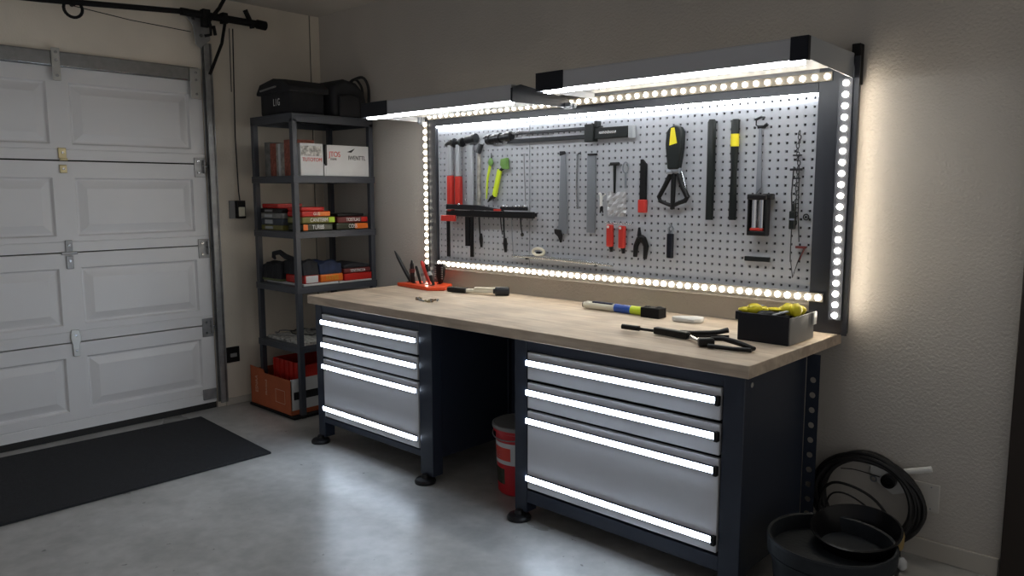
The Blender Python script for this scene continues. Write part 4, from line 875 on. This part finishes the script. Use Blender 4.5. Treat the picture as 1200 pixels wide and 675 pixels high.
# cable coil leaning on the wall
random.seed(21); mb = MB()
for k in range(15):
    rx, rz = .205+random.uniform(-.022, .022), .180+random.uniform(-.022, .022); cx, cz = 4.112+random.uniform(-.010, .012), .213+random.uniform(-.008, .004)
    ph = random.uniform(0, 6); yb = -.055-.008*(k % 4)
    mb.tube([(cx+rx*math.cos(a*PI/24), yb+.012*math.sin(a*PI/24*2+ph)-.012*(1-math.sin(a*PI/24)), max(.014, cz+rz*math.sin(a*PI/24))) for a in range(48)], .0095, 8, closed=True)
tag(mb.build('cable_coil', 'cable'), 'thick coil of black cable leaning on the wall behind the tub', 'cable coil')
tag(MB().tube(cr([(3.935, -.12, .04), (3.94, -.12, .19), (3.985, -.12, .262), (4.07, -.12, .268), (4.16, -.12, .235), (4.23, -.12, .16), (4.25, -.12, .10), (4.24, -.12, .02)]), .006, 8).build('loose_cable', 'cable'), 'single loose black cable arching in front of the coil, outer', 'cable')
tag(MB().tube(cr([(3.965, -.135, .03), (3.975, -.135, .19), (4.03, -.135, .235), (4.12, -.135, .21), (4.20, -.135, .14), (4.22, -.135, .02)]), .004, 8).build('loose_cable', 'cable'), 'thinner loose black cable arching inside the outer one', 'cable')
tag(MB().tube(cr([(4.26, -.13, .13), (4.275, -.15, .05), (4.29, -.20, .008), (4.31, -.32, .008)]), .007, 8).build('loose_cable', 'cable'), 'short black cable end trailing onto the floor', 'cable')
tag(MB().tube(cr([(3.99, -.035, .305), (4.05, -.03, .312), (4.15, -.03, .305)]), .0025, 6).build('thin_wire', 'cable'), 'thin black wire stretched across the coil opening', 'wire')
tag(MB().ell((4.285, -.185, .12), .018, .018, .045, 10, 8, .12).build('cable_tie', 'ochre', ang=80), 'tan rag tied around the cable coil base', 'rag')
tag(MB().ell((4.30, -.20, .03), .022, .018, .028, 10, 8, .15).build('plastic_scrap', 'cardw', ang=80), 'crumpled pale plastic scrap on the floor by the tub', 'scrap')
o = thing('pipe_outlet', 'torn white cover with a round black plug on the wall', 'pipe outlet', (4.17, -.01, .29))
MB().ext([(4.09, .375), (4.115, .385), (4.13, .355), (4.19, .350), (4.245, .315), (4.25, .255), (4.20, .235), (4.14, .270), (4.12, .295), (4.10, .31), (4.108, .345)], -.012, -.001).ell((4.105, -.014, .36), .016, .01, .024, 8, 6, .15).build('torn_cover', 'white', o, bev=.003)
MB().lathe([(.0001, .0), (.030, .0), (.030, .026), (.022, .03), (.018, .03), (.016, .018), (.0001, .018)], (4.185, -.012, .295), 20, 'y').build('plug', 'black', o)
MB().tube([(4.12+.012*math.cos(a*PI/6), -.014, .285+.012*math.sin(a*PI/6)) for a in range(12)], .003, 6, closed=True).build('ring', 'steelb', o)
tag(MB().cyl((4.245, -.040, .355), (4.345, -.022, .386), .013).build('white_tube', 'white', bev=.002), 'short white plastic tube sticking out above the wall plate', 'tube')
o = thing('wall_plate', 'square ivory blank plate on the wall above the baseboard', 'plate', (4.33, 0, .2))
B(4.275, 4.376, -.010, -.0005, .200, .318).build('cover', 'plate', o, bev=.003)
MB().cyl((4.345, -.010, .305), (4.345, -.0115, .305), .003).cyl((4.345, -.010, .213), (4.345, -.0115, .213), .003).build('screw', 'steelb', o)

# ------------------------------------------------------------------ groups of like things
GROUPS = dict(drawer_cabinet='drawer cabinets under the worktop', led_strip='LED strips around the pegboard', light_canopy='light canopies over the pegboard',
    snack_pack='lettered packs on the shelving', organiser_case='organiser cases on the shelving', carton='slim cartons on the upper shelf', flat_file='black files under the rack bar',
    red_driver='red-handled drivers on the small rail', work_glove='yellow gloves on the storage box', magazine='magazines under the boxes', loose_cable='loose cables by the coil',
    folded_cloth='folded cloths on the shelving', red_box='red boxes on the shelving', marker='markers in the tray', black_bar='upright black bars on the pegboard', hammer='hammers on the pegboard')
for o in list(COL.objects):
    k = o.name.split('.')[0]
    if o.parent is None and k in GROUPS and 'group' not in o and not (k == 'hammer' and 'lying' in o['label']): o['group'] = GROUPS[k]

# ------------------------------------------------------------------ light and view
w = bpy.data.worlds.new('World'); scene.world = w; w.use_nodes = True
nt = w.node_tree; bgn = nt.nodes['Background']; bgn.inputs[1].default_value = 1.0
tcw = nt.nodes.new('ShaderNodeTexCoord'); sx_ = nt.nodes.new('ShaderNodeSeparateXYZ'); nt.links.new(tcw.outputs['Generated'], sx_.inputs[0])
mr = nt.nodes.new('ShaderNodeMapRange'); mr.inputs[1].default_value = -.2; mr.inputs[2].default_value = 1.0; nt.links.new(sx_.outputs[0], mr.inputs[0])
cr = nt.nodes.new('ShaderNodeMix'); cr.data_type = 'RGBA'; nt.links.new(mr.outputs[0], cr.inputs[0])
cr.inputs[6].default_value = (.17, .18, .21, 1); cr.inputs[7].default_value = (.44, .42, .39, 1)
nt.links.new(cr.outputs[2], bgn.inputs[0])
vs_ = scene.view_settings; vs_.view_transform = 'Standard'; vs_.look = 'None'; vs_.gamma = 1; vs_.use_curve_mapping = False; vs_.exposure = 0.0
scene.cycles.use_denoising = True; scene.cycles.max_bounces = 8; scene.cycles.diffuse_bounces = 4; scene.cycles.sample_clamp_indirect = 6
